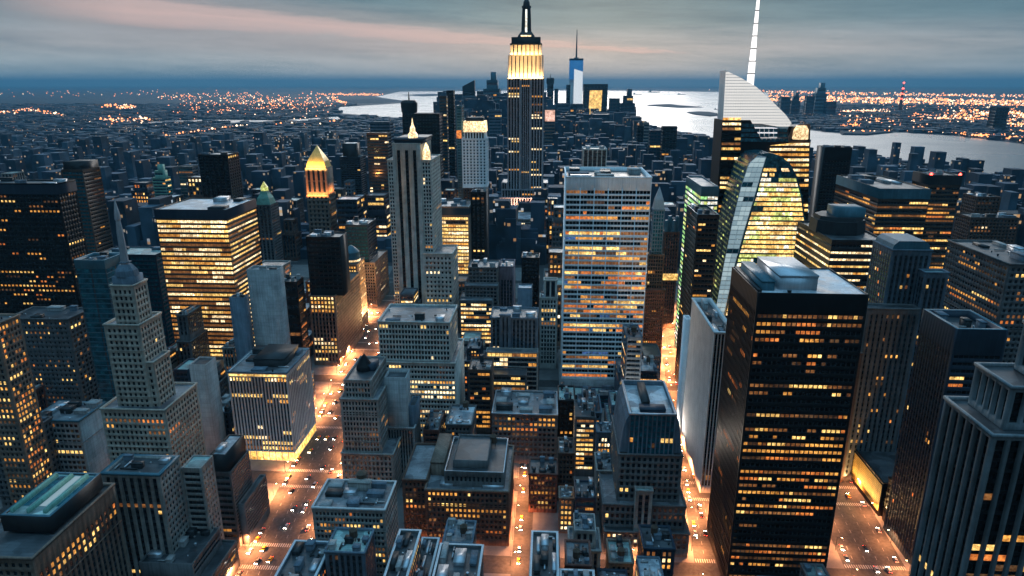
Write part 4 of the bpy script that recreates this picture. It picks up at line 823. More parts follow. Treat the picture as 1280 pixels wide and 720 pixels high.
# white ribbed slab
x0, x1, y0, y1, z = span(893, 912, 415, 400, (871, 381))
b = Bld('office_tower', 'white ribbed slab tower glowing on its street edge, behind the huge black tower', 'building', (x0+x1)/2, y0, 'the white ribbed slab', wall='pier_white'); LANDMARKS.append(b)
y1 = y0+70
b.tier(x0, x1+4, y0, y1, 0, z, L=S('pier', bay=1.5, fl=60, wf=.42, hf=.99, d=.35, mu=1, mt=.8, mb=3, p=0, each='stuff', dark='black_glass', sp='steel'), F=S('pier', bay=2.2, fl=4, wf=.7, hf=.9, d=.8, mu=.5, mt=1.5, p=.0, each='stuff', dark='black_glass', zone=[(0, .12, .2)]), roof='roof_dark', coping='pier_white', par=3, pw=1.2)
x2, zt = at(848, 398, y1+2)
b.tier(x0-3.2, x0+1, y1+.03, y1+10, 0, zt, wall='white_stone', roof='roof_pale')
b.litter()
# crystalline tower
Yf, Yr = 610, 668
b = Bld('crystal_tower', 'faceted glass tower with a sloped white crown and tall white spire', 'skyscraper', at(955, 300, 630)[0], 640, 'the faceted crystal tower', wall='black_metal'); LANDMARKS.append(b)
def P3(px, py, Y): x, z = at(px, py, Y); return (x, Y, z)
def prism(name, pts, Y, dep, m, par=None):
    f = [P3(px, py, Y) for px, py in pts]; n = len(f); v = f+[(x, y+dep, z) for x, y, z in f]
    return b.part_py(name, v, [tuple(range(n)), tuple(range(2*n-1, n-1, -1))]+[(i, (i+1) % n, n+(i+1) % n, n+i) for i in range(n)], m, par)
def poly_rows(pts, Y, fl, hf, p, pal, dark, name='window_band', row=.5, bay=2.6, eps=.35, run=.7, zone=None, skew=0):
    f = [P3(px, py, Y) for px, py in pts]; zs = [q[2] for q in f]; z0, z1 = min(zs), max(zs); n = len(f); nf = int((z1-z0)/fl)
    names = [a for a, _ in PAL[pal]]; w = np.array([c for _, c in PAL[pal]], float); w /= w.sum()
    for j in range(nf):
        za = z0+fl*(j+.5-hf/2); zb = za+fl*hf; zm = (za+zb)/2; ext = []
        for zz in (za, zb):
            xs = []
            for i in range(n):
                (xa, _, a), (xb, _, c) = f[i], f[(i+1) % n]
                if (a-zz)*(c-zz) < 0: xs.append(xa+(xb-xa)*(zz-a)/(c-a))
            ext.append((min(xs), max(xs)) if len(xs) >= 2 else None)
        if None in ext: continue
        l, r = ext[0][0]+.15, ext[0][1]-.15; lt, rt = ext[1][0]+.15, ext[1][1]-.15
        if rt-lt < 1: continue
        if r-l < 3: continue
        pp = p
        if zone:
            for a, c, v in zone:
                if a <= (j+.5)/nf < c: pp = v
        pf = min(1, max(0, pp+nrng.normal()*row*min(pp, 1-pp)*2)); k = max(1, int((r-l)/bay)); on = nrng.random() < pf; m = names[nrng.choice(len(names), p=w)]
        q, ms_ = [], []
        for i in range(k):
            if nrng.random() > run: on = nrng.random() < pf; m = names[nrng.choice(len(names), p=w)]
            a, c = l+(r-l)*i/k, l+(r-l)*(i+.93)/k; at_, ct_ = lt+(rt-lt)*i/k, lt+(rt-lt)*(i+.93)/k
            q.append([(a, Y-eps, za), (c, Y-eps, za), (ct_, Y-eps, zb), (at_, Y-eps, zb)]); ms_.append(m if on else dark)
        ml = sorted(set(ms_)); link(name, mesh_quads(name, np.array(q)-b.o, ml, [ml.index(x) for x in ms_]), b.root)
# rear shaft, crown and right-hand block
rear = [(888, 400), (898, 225), (903, 150), (938, 150), (952, 175), (986, 175), (986, 158), (1013, 158), (1010, 260), (1008, 400)]
prism('rear_shaft', rear, Yr, 34, 'black_metal')
poly_rows([(890, 400), (900, 225), (903.5, 140), (927, 140), (922, 400)], Yr, 4.6, .5, .5, 'yellow', 'black_glass', bay=5, run=.5)
poly_rows([(964, 400), (962, 180), (988, 179), (988, 170), (1012, 170), (1008, 400)], Yr-2.1, 4.8, .5, .5, 'pale', 'black_glass', bay=4, zone=[(.78, 1, .97)])
crown = [(903.5, 150), (907, 88), (926, 97), (945, 108), (965, 126), (982, 143), (990, 154), (984, 162)]
wall_mat('crown_glass', (.78, .80, .80), .3, .15, .1)
prism('crown', crown, Yr+1, 22, 'crown_glass')
poly_rows([(925, 178), (928, 151), (984, 160), (986, 178)], Yr-1, 4.5, .7, 0, 'pale', 'teal_glass', bay=4, eps=.3)
poly_rows(crown, Yr+1, 2.6, .80, 1.0, 'crown', 'steel', bay=2.2, eps=.25, run=.2)
b.part_py('crown_ball', *frustum(at(1000, 158, Yr)[0], Yr+4, [(9, P3(1000, 160, Yr)[2]-8), (10, P3(1000, 160, Yr)[2]-2), (8, P3(1000, 160, Yr)[2]+3), (4, P3(1000, 160, Yr)[2]+6)], 14), 'lit_white') if False else None
# front crystal: lit curved face, pale edge facet, dark green flank
arch = [(893, 395), (905, 330), (915, 280), (926, 235), (936, 205), (948, 193), (962, 191), (976, 195), (988, 205), (997, 222), (1003, 245), (1007, 275), (1010, 310), (1010, 395)]
fr = [P3(px, py, Yf) for px, py in arch]; na = len(arch)
bk = [P3(px-20+i*.8, py-(0 if i in (0, na-1) else 5), Yr-2) for i, (px, py) in enumerate(arch)]
b.part_py('front_crystal', fr+bk, [tuple(range(na))]+[(i+1, i, na+i, na+i+1) for i in range(na-1)], 'teal_glass')
poly_rows([(907, 395), (921, 330), (935, 280), (947, 240), (954, 212), (960, 196), (968, 194), (978, 198), (987, 207), (995, 222), (1001, 245), (1005, 275), (1008, 310), (1008, 395)], Yf, 4.3, .66, .93, 'lime', 'teal_glass', bay=2.2, run=.8, eps=.3, zone=[(.90, 1, .45), (.78, .90, .85)])
edge = [(893, 395), (905, 330), (915, 280), (926, 235), (936, 205), (948, 194), (958, 196), (953, 212), (945, 240), (933, 280), (919, 330), (905, 395)]
wall_mat('edge_glass', (.72, .80, .84), .3, .25, .2); prism('edge_facet', edge, Yf-.6, .5, 'edge_glass'); poly_rows(edge, Yf-.6, 4.3, .86, .96, 'reflect', 'teal_glass', bay=4, eps=.15)  # glowing bands paint the reflected sky along this edge; no rooms behind
e0, e1 = fr[:6], bk[:6]
def lerp(a, c, t): return tuple(np.array(a)+(np.array(c)-np.array(a))*t)
def chain(e, z):
    for a, c in zip(e[:-1], e[1:]):
        if a[2] <= z <= c[2]: return lerp(a, c, (z-a[2])/(c[2]-a[2]))
zz = max(e0[0][2], e1[0][2])+3
while zz < min(e0[-1][2], e1[-1][2])-3:
    a, c, a2, c2 = chain(e0, zz), chain(e1, zz), chain(e0, zz+1.6), chain(e1, zz+1.6)
    if None in (a, c, a2, c2): break
    o_ = (-.25, -.25, 0); ts = np.linspace(.03, .97, 13); q, ms_ = [], []
    for i in range(12):
        q.append([np.array(lerp(a, c, ts[i]))+o_, np.array(lerp(a, c, ts[i+1]))+o_, np.array(lerp(a2, c2, ts[i+1]))+o_, np.array(lerp(a2, c2, ts[i]))+o_])
        ms_.append('lit_lime' if rnd.random() < .06 else 'lit_olive' if rnd.random() < .75 else 'teal_glass')
    ml = sorted(set(ms_)); link('window_band', mesh_quads('window_band', np.array(q)-b.o, ml, [ml.index(m) for m in ms_]), b.root); zz += 4.3
sx_, sz_ = at(937, 112, Yr+12); ztop = at(942, -20, Yr+12)[1]
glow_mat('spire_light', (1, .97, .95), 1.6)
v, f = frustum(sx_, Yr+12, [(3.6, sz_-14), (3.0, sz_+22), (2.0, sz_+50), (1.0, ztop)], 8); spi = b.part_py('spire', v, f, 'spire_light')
for k in range(9):
    h_ = sz_+14+k*11; r_ = 3.7-2.6*(h_-sz_)/(ztop-sz_); v, f = frustum(sx_, Yr+12, [(r_, h_), (r_, h_+.9)], 8); b.part_py('spire_ring', v, f, 'dark_metal', spi)
b.rects.append((at(880, 395, Yf)[0], at(1012, 395, Yf)[0], Yf, Yr+34))
# right-hand lit column on the crystal tower
prism('corner_block', [(988, 240), (986, 172), (990, 160), (1000, 155), (1013, 155), (1011, 240)], Yr-2, 1.9, 'bronze')
b.part_py('lamp_dome', *frustum(at(1000, 166, Yr-2)[0], Yr-4, [(7, at(1000, 174, Yr-4)[1]), (6.5, at(1000, 162, Yr-4)[1]), (4.5, at(1000, 157, Yr-4)[1])], 14), 'lit_pale')

b = tower('office_tower', 'black tower with a few amber floors left of the faceted crystal tower', 'the black flank tower', 872, 899, 268, 545, (857, 256), wall='black_metal', F=S('ribbon', bay=3, fl=4.2, hf=.4, each='band', p=.14, pal='yellow', dark='black_glass'), L=S('ribbon', bay=3, fl=4.2, hf=.4, each='band', p=.06, pal='amber', dark='black_glass'), roof='roof_dark', coping='steel')
b = tower('office_tower', 'stub tower striped with green-white light beside the faceted crystal tower', 'the green-lit stub', 877, 899, 233, 600, (869, 220), wall='teal_metal', F=S('ribbon', bay=3, fl=4.4, hf=.6, mt=8, mu=.2, each='band', p=.95, pal='green'), L=S('ribbon', bay=3, fl=4.4, hf=.6, mt=8, mu=.2, each='band', p=.95, pal='green'), roof='roof_grey', litter=False)
tower('office_tower', 'plain black slab tower standing before the river', 'the plain black slab', 1031, 1066, 184, 900, depth=26, wall='black_metal', F=S('ribbon', bay=4, fl=4, hf=.45, mt=16, each='band', p=0, dark='black_glass'), L=None, roof='roof_dark')
b = tower('office_tower', 'dark tower edged with thin bright lines below a teal octagonal top', 'the bright-lined tower', 1040, 1110, 300, 505, (1012, 276), wall='dark_metal', F=S('ribbon', bay=3, fl=5.2, hf=.3, d=.2, mt=2, mu=.2, each='band', p=.06, pal='pale', dark='black_glass', zone=[(.80, .98, .97), (.98, 1, .2), (.75, .8, .4)]), L=S('ribbon', bay=3, fl=5.2, hf=.3, mt=2, mu=.2, each='band', p=.05, pal='yellow', dark='black_glass', zone=[(.80, .98, .97)]), roof='roof_dark', litter=False)
x0, x1, y0, y1, z = b.box; cx_, cy_ = (x0+x1)/2-2, (y0+y1)/2+2; r_ = (x1-x0)*.5
v, f = frustum(cx_, cy_, [(r_*1.02, z-1), (r_*.98, z+9), (r_*.9, z+9.1), (r_*.86, z+12)], 8); b.part_py('octagon_top', v, f, 'dark_metal')
b.part('penthouse', boxq(cx_-r_*.3, cx_+r_*.75, cy_-r_*.62, cy_+r_*.4, z+12, z+19), 'teal_metal')
q = []
for k in range(9): q.append(boxq(x0+8+k*4.1, x0+8.7+k*4.1, y0-.6, y0-.05, 0, z-36))
for qq in q: b.part('fin', qq, 'pier_white')
for nm, xl, xr, yt, Y, bk, dep, lab, sh in (('office_tower', 1100, 1164, 236, 690, (1092, 219), None, 'tower ringed by amber lit floors with a broad teal roof band', 'the teal-banded tower'), ('office_tower', 1163, 1203, 219, 735, None, 34, 'dark amber-striped tower with red roof lights beside the teal-banded tower', 'the red-lamped tower')):
    b = tower(nm, lab, sh, xl, xr, yt, Y, bk, dep, wall='bronze', F=S('ribbon', bay=3, fl=4.3, hf=.5, mt=12, mb=4, mu=.3, each='band', p=.55, row=.7, pal='amber', run=.75), L=S('ribbon', bay=3, fl=4.3, hf=.45, mt=12, mu=.3, each='band', p=.5, row=.6, pal='amber'), roof='roof_dark')
    x0, x1, y0, y1, z = b.box; b.part('roof_band', boxq(x0-.4, x1+.4, y0-.4, y1+.4, z-10, z-.03)[:4], 'teal_metal' if xl == 1100 else 'dark_metal')
    if xl == 1163:
        glow_mat('red_light', (1, .06, .04), 12)
        for dx in (.04, .95): v, f = frustum(x0+(x1-x0)*dx, y0+1, [(1.2, z), (1.3, z+1), (.4, z+2.2)], 8); b.part_py('red_beacon', v, f, 'red_light')
# grey deco pair
x0, x1, y0, y1, z = span(1116, 1166, 312, 430, (1106, 300))
b = Bld('art_deco_tower', 'grey-blue tower with a rounded vault top and sparse amber windows', 'building', (x0+x1)/2, y0, 'the vault-topped tower', wall='blue_grey'); LANDMARKS.append(b)
gs_ = S('pier', bay=3.2, fl=3.8, wf=.55, hf=.55, d=.4, mt=4, p=.10, pal='amber', each='each', run=.15)
b.tier(x0, x1, y0, y1, 0, z, F=gs_, L=vary(gs_, each='stuff'), roof='roof_green')
prof = [(x0+.5, z-.5), (x0+1.4, z+2.6), (x0+4, z+5), (x1-4, z+5), (x1-1.4, z+2.6), (x1-.5, z-.5)]
v = [(x, yy, zz) for yy in (y0+1.5, y1-1.5) for x, zz in prof]; n = 6
b.part_py('vault_roof', v, [tuple(range(n)), tuple(range(2*n-1, n-1, -1))]+[(i, (i+1) % n, n+(i+1) % n, n+i) for i in range(n)], 'teal_metal')
b.tier(x0+18, x1+8, y0-8, y0-.03, 0, at(1165, 340, 422)[1], F=gs_, L=vary(gs_, each='stuff'), roof='roof_green')
b.tier(x0-14, x0+17.9, y0-10, y0-.03, 0, at(1100, 385, 420)[1], F=vary(gs_, wf=.4), L=vary(gs_, each='stuff', p=.03), wall='dark_stone', roof='roof_dark')
b.tier(x0-19, x0-14.03, y0-12, y1, 0, at(1085, 440, 420)[1], F=vary(gs_, p=.04), L=vary(gs_, each='stuff', p=.05, pal='orange'), wall='brown_brick', roof='roof_dark')
b = tower('office_tower', 'dark navy tower with a sunken open roof and a few lit rows', 'the sunken-roof tower', 1196, 1261, 412, 335, (1160, 386), wall='navy_metal', F=S('ribbon', bay=2.6, fl=4, hf=.45, mt=13, each='band', p=.12, row=.9, pal='orange', dark='black_glass', zone=[(.8, .98, .25)]), L=S('pier', bay=2.6, fl=4, mt=13, p=.03, pal='orange', each='stuff', dark='black_glass', sp='black_metal'), roof='roof_dark', par=4, pw=2, coping='teal_metal')
tower('office_tower', 'dim terraced tower with slanting rows of small lights at the right edge', 'the dim terraced tower', 1262, 1330, 330, 425, (1238, 300), wall='dark_stone', F=S('punch', p=.2, each='stuff', pal='amber'), L=S('punch', bay=3, fl=4, wf=.7, hf=.4, p=.25, run=.7, row=.8, pal='amber', each='each'), roof='roof_dark')
tower('apartment_tower', 'dark reddish tower almost unlit near the river', 'the dark reddish tower', 1222, 1252, 246, 860, depth=30, wall='brown_brick', F=S('punch', bay=4, fl=4, p=.03, each='stuff'), L=S('punch', bay=4, fl=4, p=.03, each='stuff'), roof='roof_dark')
tower('apartment_tower', 'lower brown wing in front of the dark reddish tower', 'the lower brown wing', 1214, 1275, 272, 800, depth=30, wall='brown_brick', F=S('punch', bay=4, fl=4, p=.04, each='stuff'), L=S('punch', bay=4, fl=4, p=.04, each='stuff'), roof='roof_dark')
# gold-lit low building on the avenue
xg, yg = gr(1089, 645); xg = AV3(yg)+AV3W+1.5; zt = at(1101, 603, yg)[1]
b = Bld('theatre_block', 'low block with a gold-lit tiled front along the curb of the right avenue', 'building', xg+12, yg+30, 'the gold-fronted low block', wall='black_metal'); LANDMARKS.append(b)
b.tier(xg, xg+30, yg, yg+88, 0, zt, F=S('punch', p=.04, each='stuff'), L=None, roof='roof_dark')
q = grid_quads((xg-.35, yg+86, 3.5), (0, -1, 0), (-1, 0, 0), [(i*1.5+.08, i*1.5+1.42) for i in range(57)], [(j*1.4+.07, j*1.4+1.33) for j in range(int((zt-5)/1.4))], 0)
b.part('tiled_front', q, 'gold_tile'); GOLDFRONT = (xg, yg, zt)
b = Bld('office_tower', 'black low tower with a row of tiny lights beside the gold-fronted block', 'building', 222, 330, 'the tiny-lit black tower', wall='black_metal'); LANDMARKS.append(b)
xa = AV3(375)+AV3W+3
b.tier(xa, xa+34, 335, yg-3, 0, 30, F=S('punch', p=.03, each='stuff'), L=S('punch', bay=2.4, fl=3.8, p=.05, each='each', pal='amber', zone=[(.9, 1, .8)]), roof='roof_dark'); b.litter()
# great ribbed deco tower in the corner
x0, x1, y0, y1, z = span(1241, 1400, 545, 196, (1171, 495))
b = Bld('art_deco_tower', 'massive dark stepped tower with pale vertical ribs filling the lower corner', 'building', x0+15, y0+15, 'the pale-ribbed corner tower', wall='blue_grey'); LANDMARKS.append(b)
b.wall = wall_mat('rib_stone', (.17, .20, .215), .6, .4).name
rs = S('pier', bay=4.2, fl=3.8, wf=.78, hf=.62, d=1.4, mu=1.0, mt=2, mb=2, p=.03, pal='amber', each='each', dark='black_glass', sp='black_metal')
b.tier(x0, x1, y0, y1, 0, z, F=vary(rs, p=.25, zone=[(.8, 1, .1)]), L=rs, roof='roof_dark')
b.tier(x0+6, x1, y0+5, y1-3, z-1, z+14, F=rs, L=vary(rs, bay=3.6), roof='roof_dark')
b.tier(x0+17, x1, y0+12, y1-5, z+13, z+30, F=rs, L=vary(rs, bay=4), roof='roof_dark')

# ------------------------------------------------------------------ downtown, seen small across the rooftops
def far_tower(label, short, xl, xr, yt, Y, wall='navy_metal', shape='flat', dep=None, lit=0.0, pal='yellow', name='office_tower', fl=None, bay=None, cat='building', front=None):
    x0, x1, y0, y1, z = span(xl, xr, yt, Y, depth=dep or max(20, (xr-xl)*Y/850*.8))
    b = Bld(name, label, cat, (x0+x1)/2, y0, short, wall=wall); LANDMARKS.append(b)
    s_ = max(1, Y/900)
    st = S('ribbon', bay=(bay or 4)*s_, fl=(fl or 4)*s_, hf=.5, d=.4*s_, mu=.4*s_, mt=2*s_, mb=3*s_, p=lit, pal=pal, each='stuff', dark='blue_glass' if wall != 'black_metal' else 'black_glass')
    b.tier(x0, x1, y0, y1, 0, z, F=st, L=st if x0 > 0 else None, Rt=st if x1 < 0 else None, roof='roof_dark')
    w_ = x1-x0
    if shape == 'slant':
        v = [(x0, y0, z-.5), (x1, y0, z-.5), (x1, y1, z-.5), (x0, y1, z-.5), (x0, y0, z+w_*.25), (x1, y0, z+w_*.75), (x1, y1, z+w_*.75), (x0, y1, z+w_*.25)]
        b.part_py('slanted_top', v, [(0, 1, 5, 4), (1, 2, 6, 5), (2, 3, 7, 6), (3, 0, 4, 7), (4, 5, 6, 7)], wall)
    elif shape == 'step':
        b.tier(x0+w_*.2, x1-w_*.15, y0+2, y1-2, z-1, z+w_*.5, F=st, wall=wall, roof='roof_dark'); b.tier(x0+w_*.45, x1-w_*.25, y0+4, y1-4, z+w_*.5-1, z+w_*.95, wall=wall, roof='roof_dark')
    elif shape == 'cap':
        v, f = frustum((x0+x1)/2, (y0+y1)/2, [(w_*.62, z-w_*.8), (w_*.66, z-w_*.1), (w_*.5, z+w_*.1), (w_*.06, z+w_*.12), (w_*.03, z+w_*.7)], 10); b.part_py('round_cap', v, f, wall)
    return b, (x0, x1, y0, y1, z)
FT = [
 ('flared black tower rising behind the three-striped tower', 'the flared black tower', 502, 518, 127, 1700, 'black_metal', 'cap', .01),
 ('wide black slab between the three-striped tower and the white-crowned tower', 'the wide black slab', 517, 549, 142, 1350, 'black_metal', 'flat', .0),
 ('thin dark tower with an orange glowing edge beside the wide black slab', 'the orange-edged thin tower', 549, 558, 120, 1500, 'bronze', 'flat', .12),
 ('thin black tower close to the orange-edged thin tower', 'the thin far black tower', 558, 567, 113, 1650, 'black_metal', 'flat', .02),
 ('small dark tower with a slanted black top in the downtown cluster', 'the slant-topped tower', 578, 593, 112, 4200, 'black_metal', 'slant', .0),
 ('blue tower under the slant-topped tower', 'the under-slant tower', 579, 595, 120, 4000, 'blue_grey', 'flat', .02),
 ('dark stub between the slant-topped tower and the tall blue stepped tower', 'the dark stub', 596, 604, 114, 4300, 'navy_metal', 'flat', .0),
 ('tallest blue stepped tower of the downtown cluster', 'the tall blue stepped tower', 604, 625, 111, 3800, 'teal_metal', 'step', .02),
 ('plain blue tower touching the golden-crowned skyscraper', 'the touching blue tower', 624, 634, 117, 3600, 'blue_grey', 'flat', .02),
 ('pale blue lower block in front of the tall blue stepped tower', 'the pale blue block', 611, 626, 137, 2900, 'blue_grey', 'flat', .04),
 ('round-topped dark tower just right of the golden-crowned skyscraper', 'the round-topped dark tower', 684, 692, 98, 4600, 'black_metal', 'cap', .02),
 ('thin dark tower next to the round-topped dark tower', 'the thin dark neighbour', 693, 698, 111, 4700, 'navy_metal', 'flat', .0),
 ('narrow dark tower touching the left side of the white spired tower', 'the narrow companion', 708, 713, 106, 5300, 'black_metal', 'flat', .0),
 ('low blue block at the foot of the white spired tower', 'the foot block', 697, 711, 129, 4400, 'blue_grey', 'flat', .05),
 ('dark blue block in front of the white spired tower', 'the front blue block', 713, 729, 130, 4300, 'navy_metal', 'flat', .02),
 ('dark tower with one tall yellow glowing strip', 'the yellow-strip tower', 762, 775, 123, 4300, 'navy_metal', 'flat', .0),
 ('dark shoulder-shaped tower at the shore end of the downtown cluster', 'the shoulder tower', 776, 794, 129, 4200, 'navy_metal', 'step', .02),
 ('dark stepped block behind the yellow-strip tower', 'the dark stepped far block', 741, 762, 143, 3500, 'navy_metal', 'flat', .05),
 ('black slim tower standing by the shore', 'the black shore tower', 797, 805, 157, 2300, 'black_metal', 'flat', .02),
 ('grey ribbed slab joined to the black shore tower', 'the ribbed shore slab', 805, 812, 153, 2350, 'grey_stone', 'flat', .03),
 ('dark blue block right of the ribbed shore slab', 'the blue shore block', 813, 827, 163, 2200, 'navy_metal', 'flat', .03),
 ('chunky black tower alone at the water edge', 'the chunky black tower', 829, 847, 158, 2100, 'black_metal', 'flat', .01),
 ('dark twin tower beyond the brown striped shaft', 'the dark twin tower', 458, 484, 166, 1150, 'bronze', 'flat', .12),
 ('grey slab behind the dark twin tower', 'the grey far slab', 462, 487, 152, 1500, 'blue_grey', 'flat', .02),
 ('small black-topped tower among the dim roofs left of the gold pyramid tower', 'the black-topped dim tower', 222, 240, 208, 1300, 'dark_stone', 'flat', .04),
 ('dim greenish tower among far roofs behind the brown slab tower', 'the dim greenish tower', 190, 206, 222, 1250, 'copper_green', 'step', .06),
]
for lab, sh, xl, xr, yt, Y, w, shp, lit in FT: far_tower(lab, sh, xl, xr, yt, Y, w, shp, lit=lit)
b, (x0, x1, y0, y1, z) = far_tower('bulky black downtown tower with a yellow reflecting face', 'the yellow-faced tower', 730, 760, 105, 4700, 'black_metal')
b.part('glow_face', [[(x0+(x1-x0)*.22, y0-4, 60), (x0+(x1-x0)*.75, y0-4, 90), (x0+(x1-x0)*.77, y0-4, z-40), (x0+(x1-x0)*.25, y0-4, z-40)]], 'lit_yellow')  # glowing sheet paints the yellow reflection on this face
# white spired tower: tapering square turning to a smaller rotated square
x0, x1, y0, y1, z = span(712, 729.5, 73, 5400, depth=110)
b = Bld('skyscraper', 'white tower with a painted sky reflection, blue top and thin spire in the downtown cluster', 'skyscraper', (x0+x1)/2, y0, 'the white spired tower', wall='white_stone'); LANDMARKS.append(b)
cx_, cy_, hw = (x0+x1)/2, y0+55, (x1-x0)/2
glow_mat('sky_reflect_glow', (.85, .93, 1), .85); glow_mat('blue_glow', (.03, .22, .6), .55)
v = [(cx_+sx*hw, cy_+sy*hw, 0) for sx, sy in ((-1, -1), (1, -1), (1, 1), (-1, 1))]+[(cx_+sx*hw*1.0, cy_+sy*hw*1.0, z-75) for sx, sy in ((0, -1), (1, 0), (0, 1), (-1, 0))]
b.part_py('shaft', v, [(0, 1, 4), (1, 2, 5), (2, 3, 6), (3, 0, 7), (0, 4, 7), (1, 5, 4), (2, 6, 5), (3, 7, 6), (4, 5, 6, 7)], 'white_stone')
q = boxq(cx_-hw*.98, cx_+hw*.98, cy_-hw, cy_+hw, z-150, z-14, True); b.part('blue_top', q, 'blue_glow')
b.part('glow_face', [[(cx_-hw*.3, cy_-hw-3, 40), (cx_+hw*.95, cy_-hw-3, 40), (cx_+hw*.95, cy_-hw-3, z-95), (cx_-hw*.3, cy_-hw-3, z-75)]], 'sky_reflect_glow')  # white glow painted on as the sky mirrored in the glass
q = boxq(cx_-hw, cx_+hw, cy_-hw*1.02, cy_+hw*1.02, z-14, z, True); b.part('roof', q, 'navy_metal')
v, f = frustum(cx_, cy_, [(20, z), (20, z+6), (7, z+10), (5, z+110), (2.5, z+205)], 8); b.part_py('spire', v, f, 'dark_metal')
# lit sign-like facade below it
b, (x0, x1, y0, y1, z) = far_tower('low block with a glowing pink and white front, right of the golden-crowned skyscraper', 'the glowing pink-fronted block', 681, 694, 137, 2600, 'tan_brick')
b.part('glow_face', [[(x0+1, y0-2, z-42), (x1-1, y0-2, z-42), (x1-1, y0-2, z-2), (x0+1, y0-2, z-2)]], lit_mat('lit_pink', (1, .62, .5), 1.3).name)
# across the river: a knot of blue towers and a lattice mast
for lab, xl, xr, yt in (('broad blue tower across the river, largest of its knot', 977, 989, 119), ('blue tower with a notch across the river', 990, 1001, 124), ('pointed blue tower across the river', 1009, 1019, 118), ('low blue tower at the end of the knot across the river', 1034, 1046, 125)):
    far_tower(lab, lab, xl, xr, yt+2, 6200, 'navy_metal', 'flat' if yt != 124 else 'step', lit=.0)
far_tower('pale-lit blue tower in the middle of the knot across the river', 'x', 1020, 1034, 117, 6300, 'teal_metal', 'step', lit=.02)
far_tower('squat dark warehouse tower among the lights across the river', 'x', 1246, 1262, 134, 4300, 'black_metal', 'flat')
x, z = at(1130, 104, 7000); mt = Bld('lattice_mast', 'red-lit lattice mast across the river', 'mast', x, 7000)
q = []
for sx in (-1, 1):
    for sy in (-1, 1): v_, f_ = [], []
v, f = frustum(x, 7000, [(26, 0), (13, z*.4), (7, z*.75), (3, z)], 4); mt.part_py('tower_frame', v, f, 'red_brick')
for k in (.45, .62, .8, .99): v, f = frustum(x, 7000, [(14-8*k, z*k), (15-8*k, z*k+6), (5, z*k+12)], 8); mt.part_py('red_beacon', v, f, 'red_light')

# ------------------------------------------------------------------ the ordinary blocks between, each one a building
def inpoly(px, py, P):
    c = False; n = len(P)
    for i in range(n):
        (x0, y0), (x1, y1) = P[i], P[(i+1) % n]
        if (y0 > py) != (y1 > py) and px < (x1-x0)*(py-y0)/(y1-y0)+x0: c = not c
    return c
TAKEN = [r for b in Bld.all for r in b.rects]
TAKEN += [(-300, -172, 326, 420), (-140, -92, 328, 388)]
def free(x0, x1, y0, y1, g=1.5):
    for a, b_, c, d in TAKEN:
        if x0-g < b_ and x1+g > a and y0-g < d and y1+g > c: return False
    for f, w in ((AV1, AV1W), (MID, MIDW), (AV2, AV2W), (AV3, AV3W), (AV0, AV0W)):
        if y0 < 1000 and (x0 < f(y0)+w+3 and x1 > f(y0)-w-3 or x0 < f(y1)+w+3 and x1 > f(y1)-w-3): return False
    for c in CROSS:
        if y0 < c+CW+2 and y1 > c-CW-2: return False
    return True
COLW = [('brown_brick', 'brown brick'), ('grey_brick', 'grey brick'), ('dark_stone', 'dark stone'), ('tan_brick', 'tan brick'), ('blue_grey', 'blue-grey'), ('red_brick', 'red brick'), ('grey_stone', 'pale grey'), ('navy_metal', 'dark glass')]
USED = set(b.root['label'] for b in Bld.all)
def near_phrase(x, y, z):
    px, py = proj(x, y, z); best = None
    for b in LANDMARKS:
        if not b.short or b.short == 'x' or not b.rects: continue
        r = b.rects[0]; bx, by = (r[0]+r[1])/2, (r[2]+r[3])/2
        d = abs(bx-x)+abs(by-y)
        if best is None or d < best[0]: best = (d, b.short, bx, by)
    d, s, bx, by = best
    rel = ('in front of ' if y < by-12 else 'behind ' if y > by+12 else 'level with ')
    side = 'left of ' if x < bx-12 else 'right of ' if x > bx+12 else ''
    return (side or rel)+s, (rel+s)
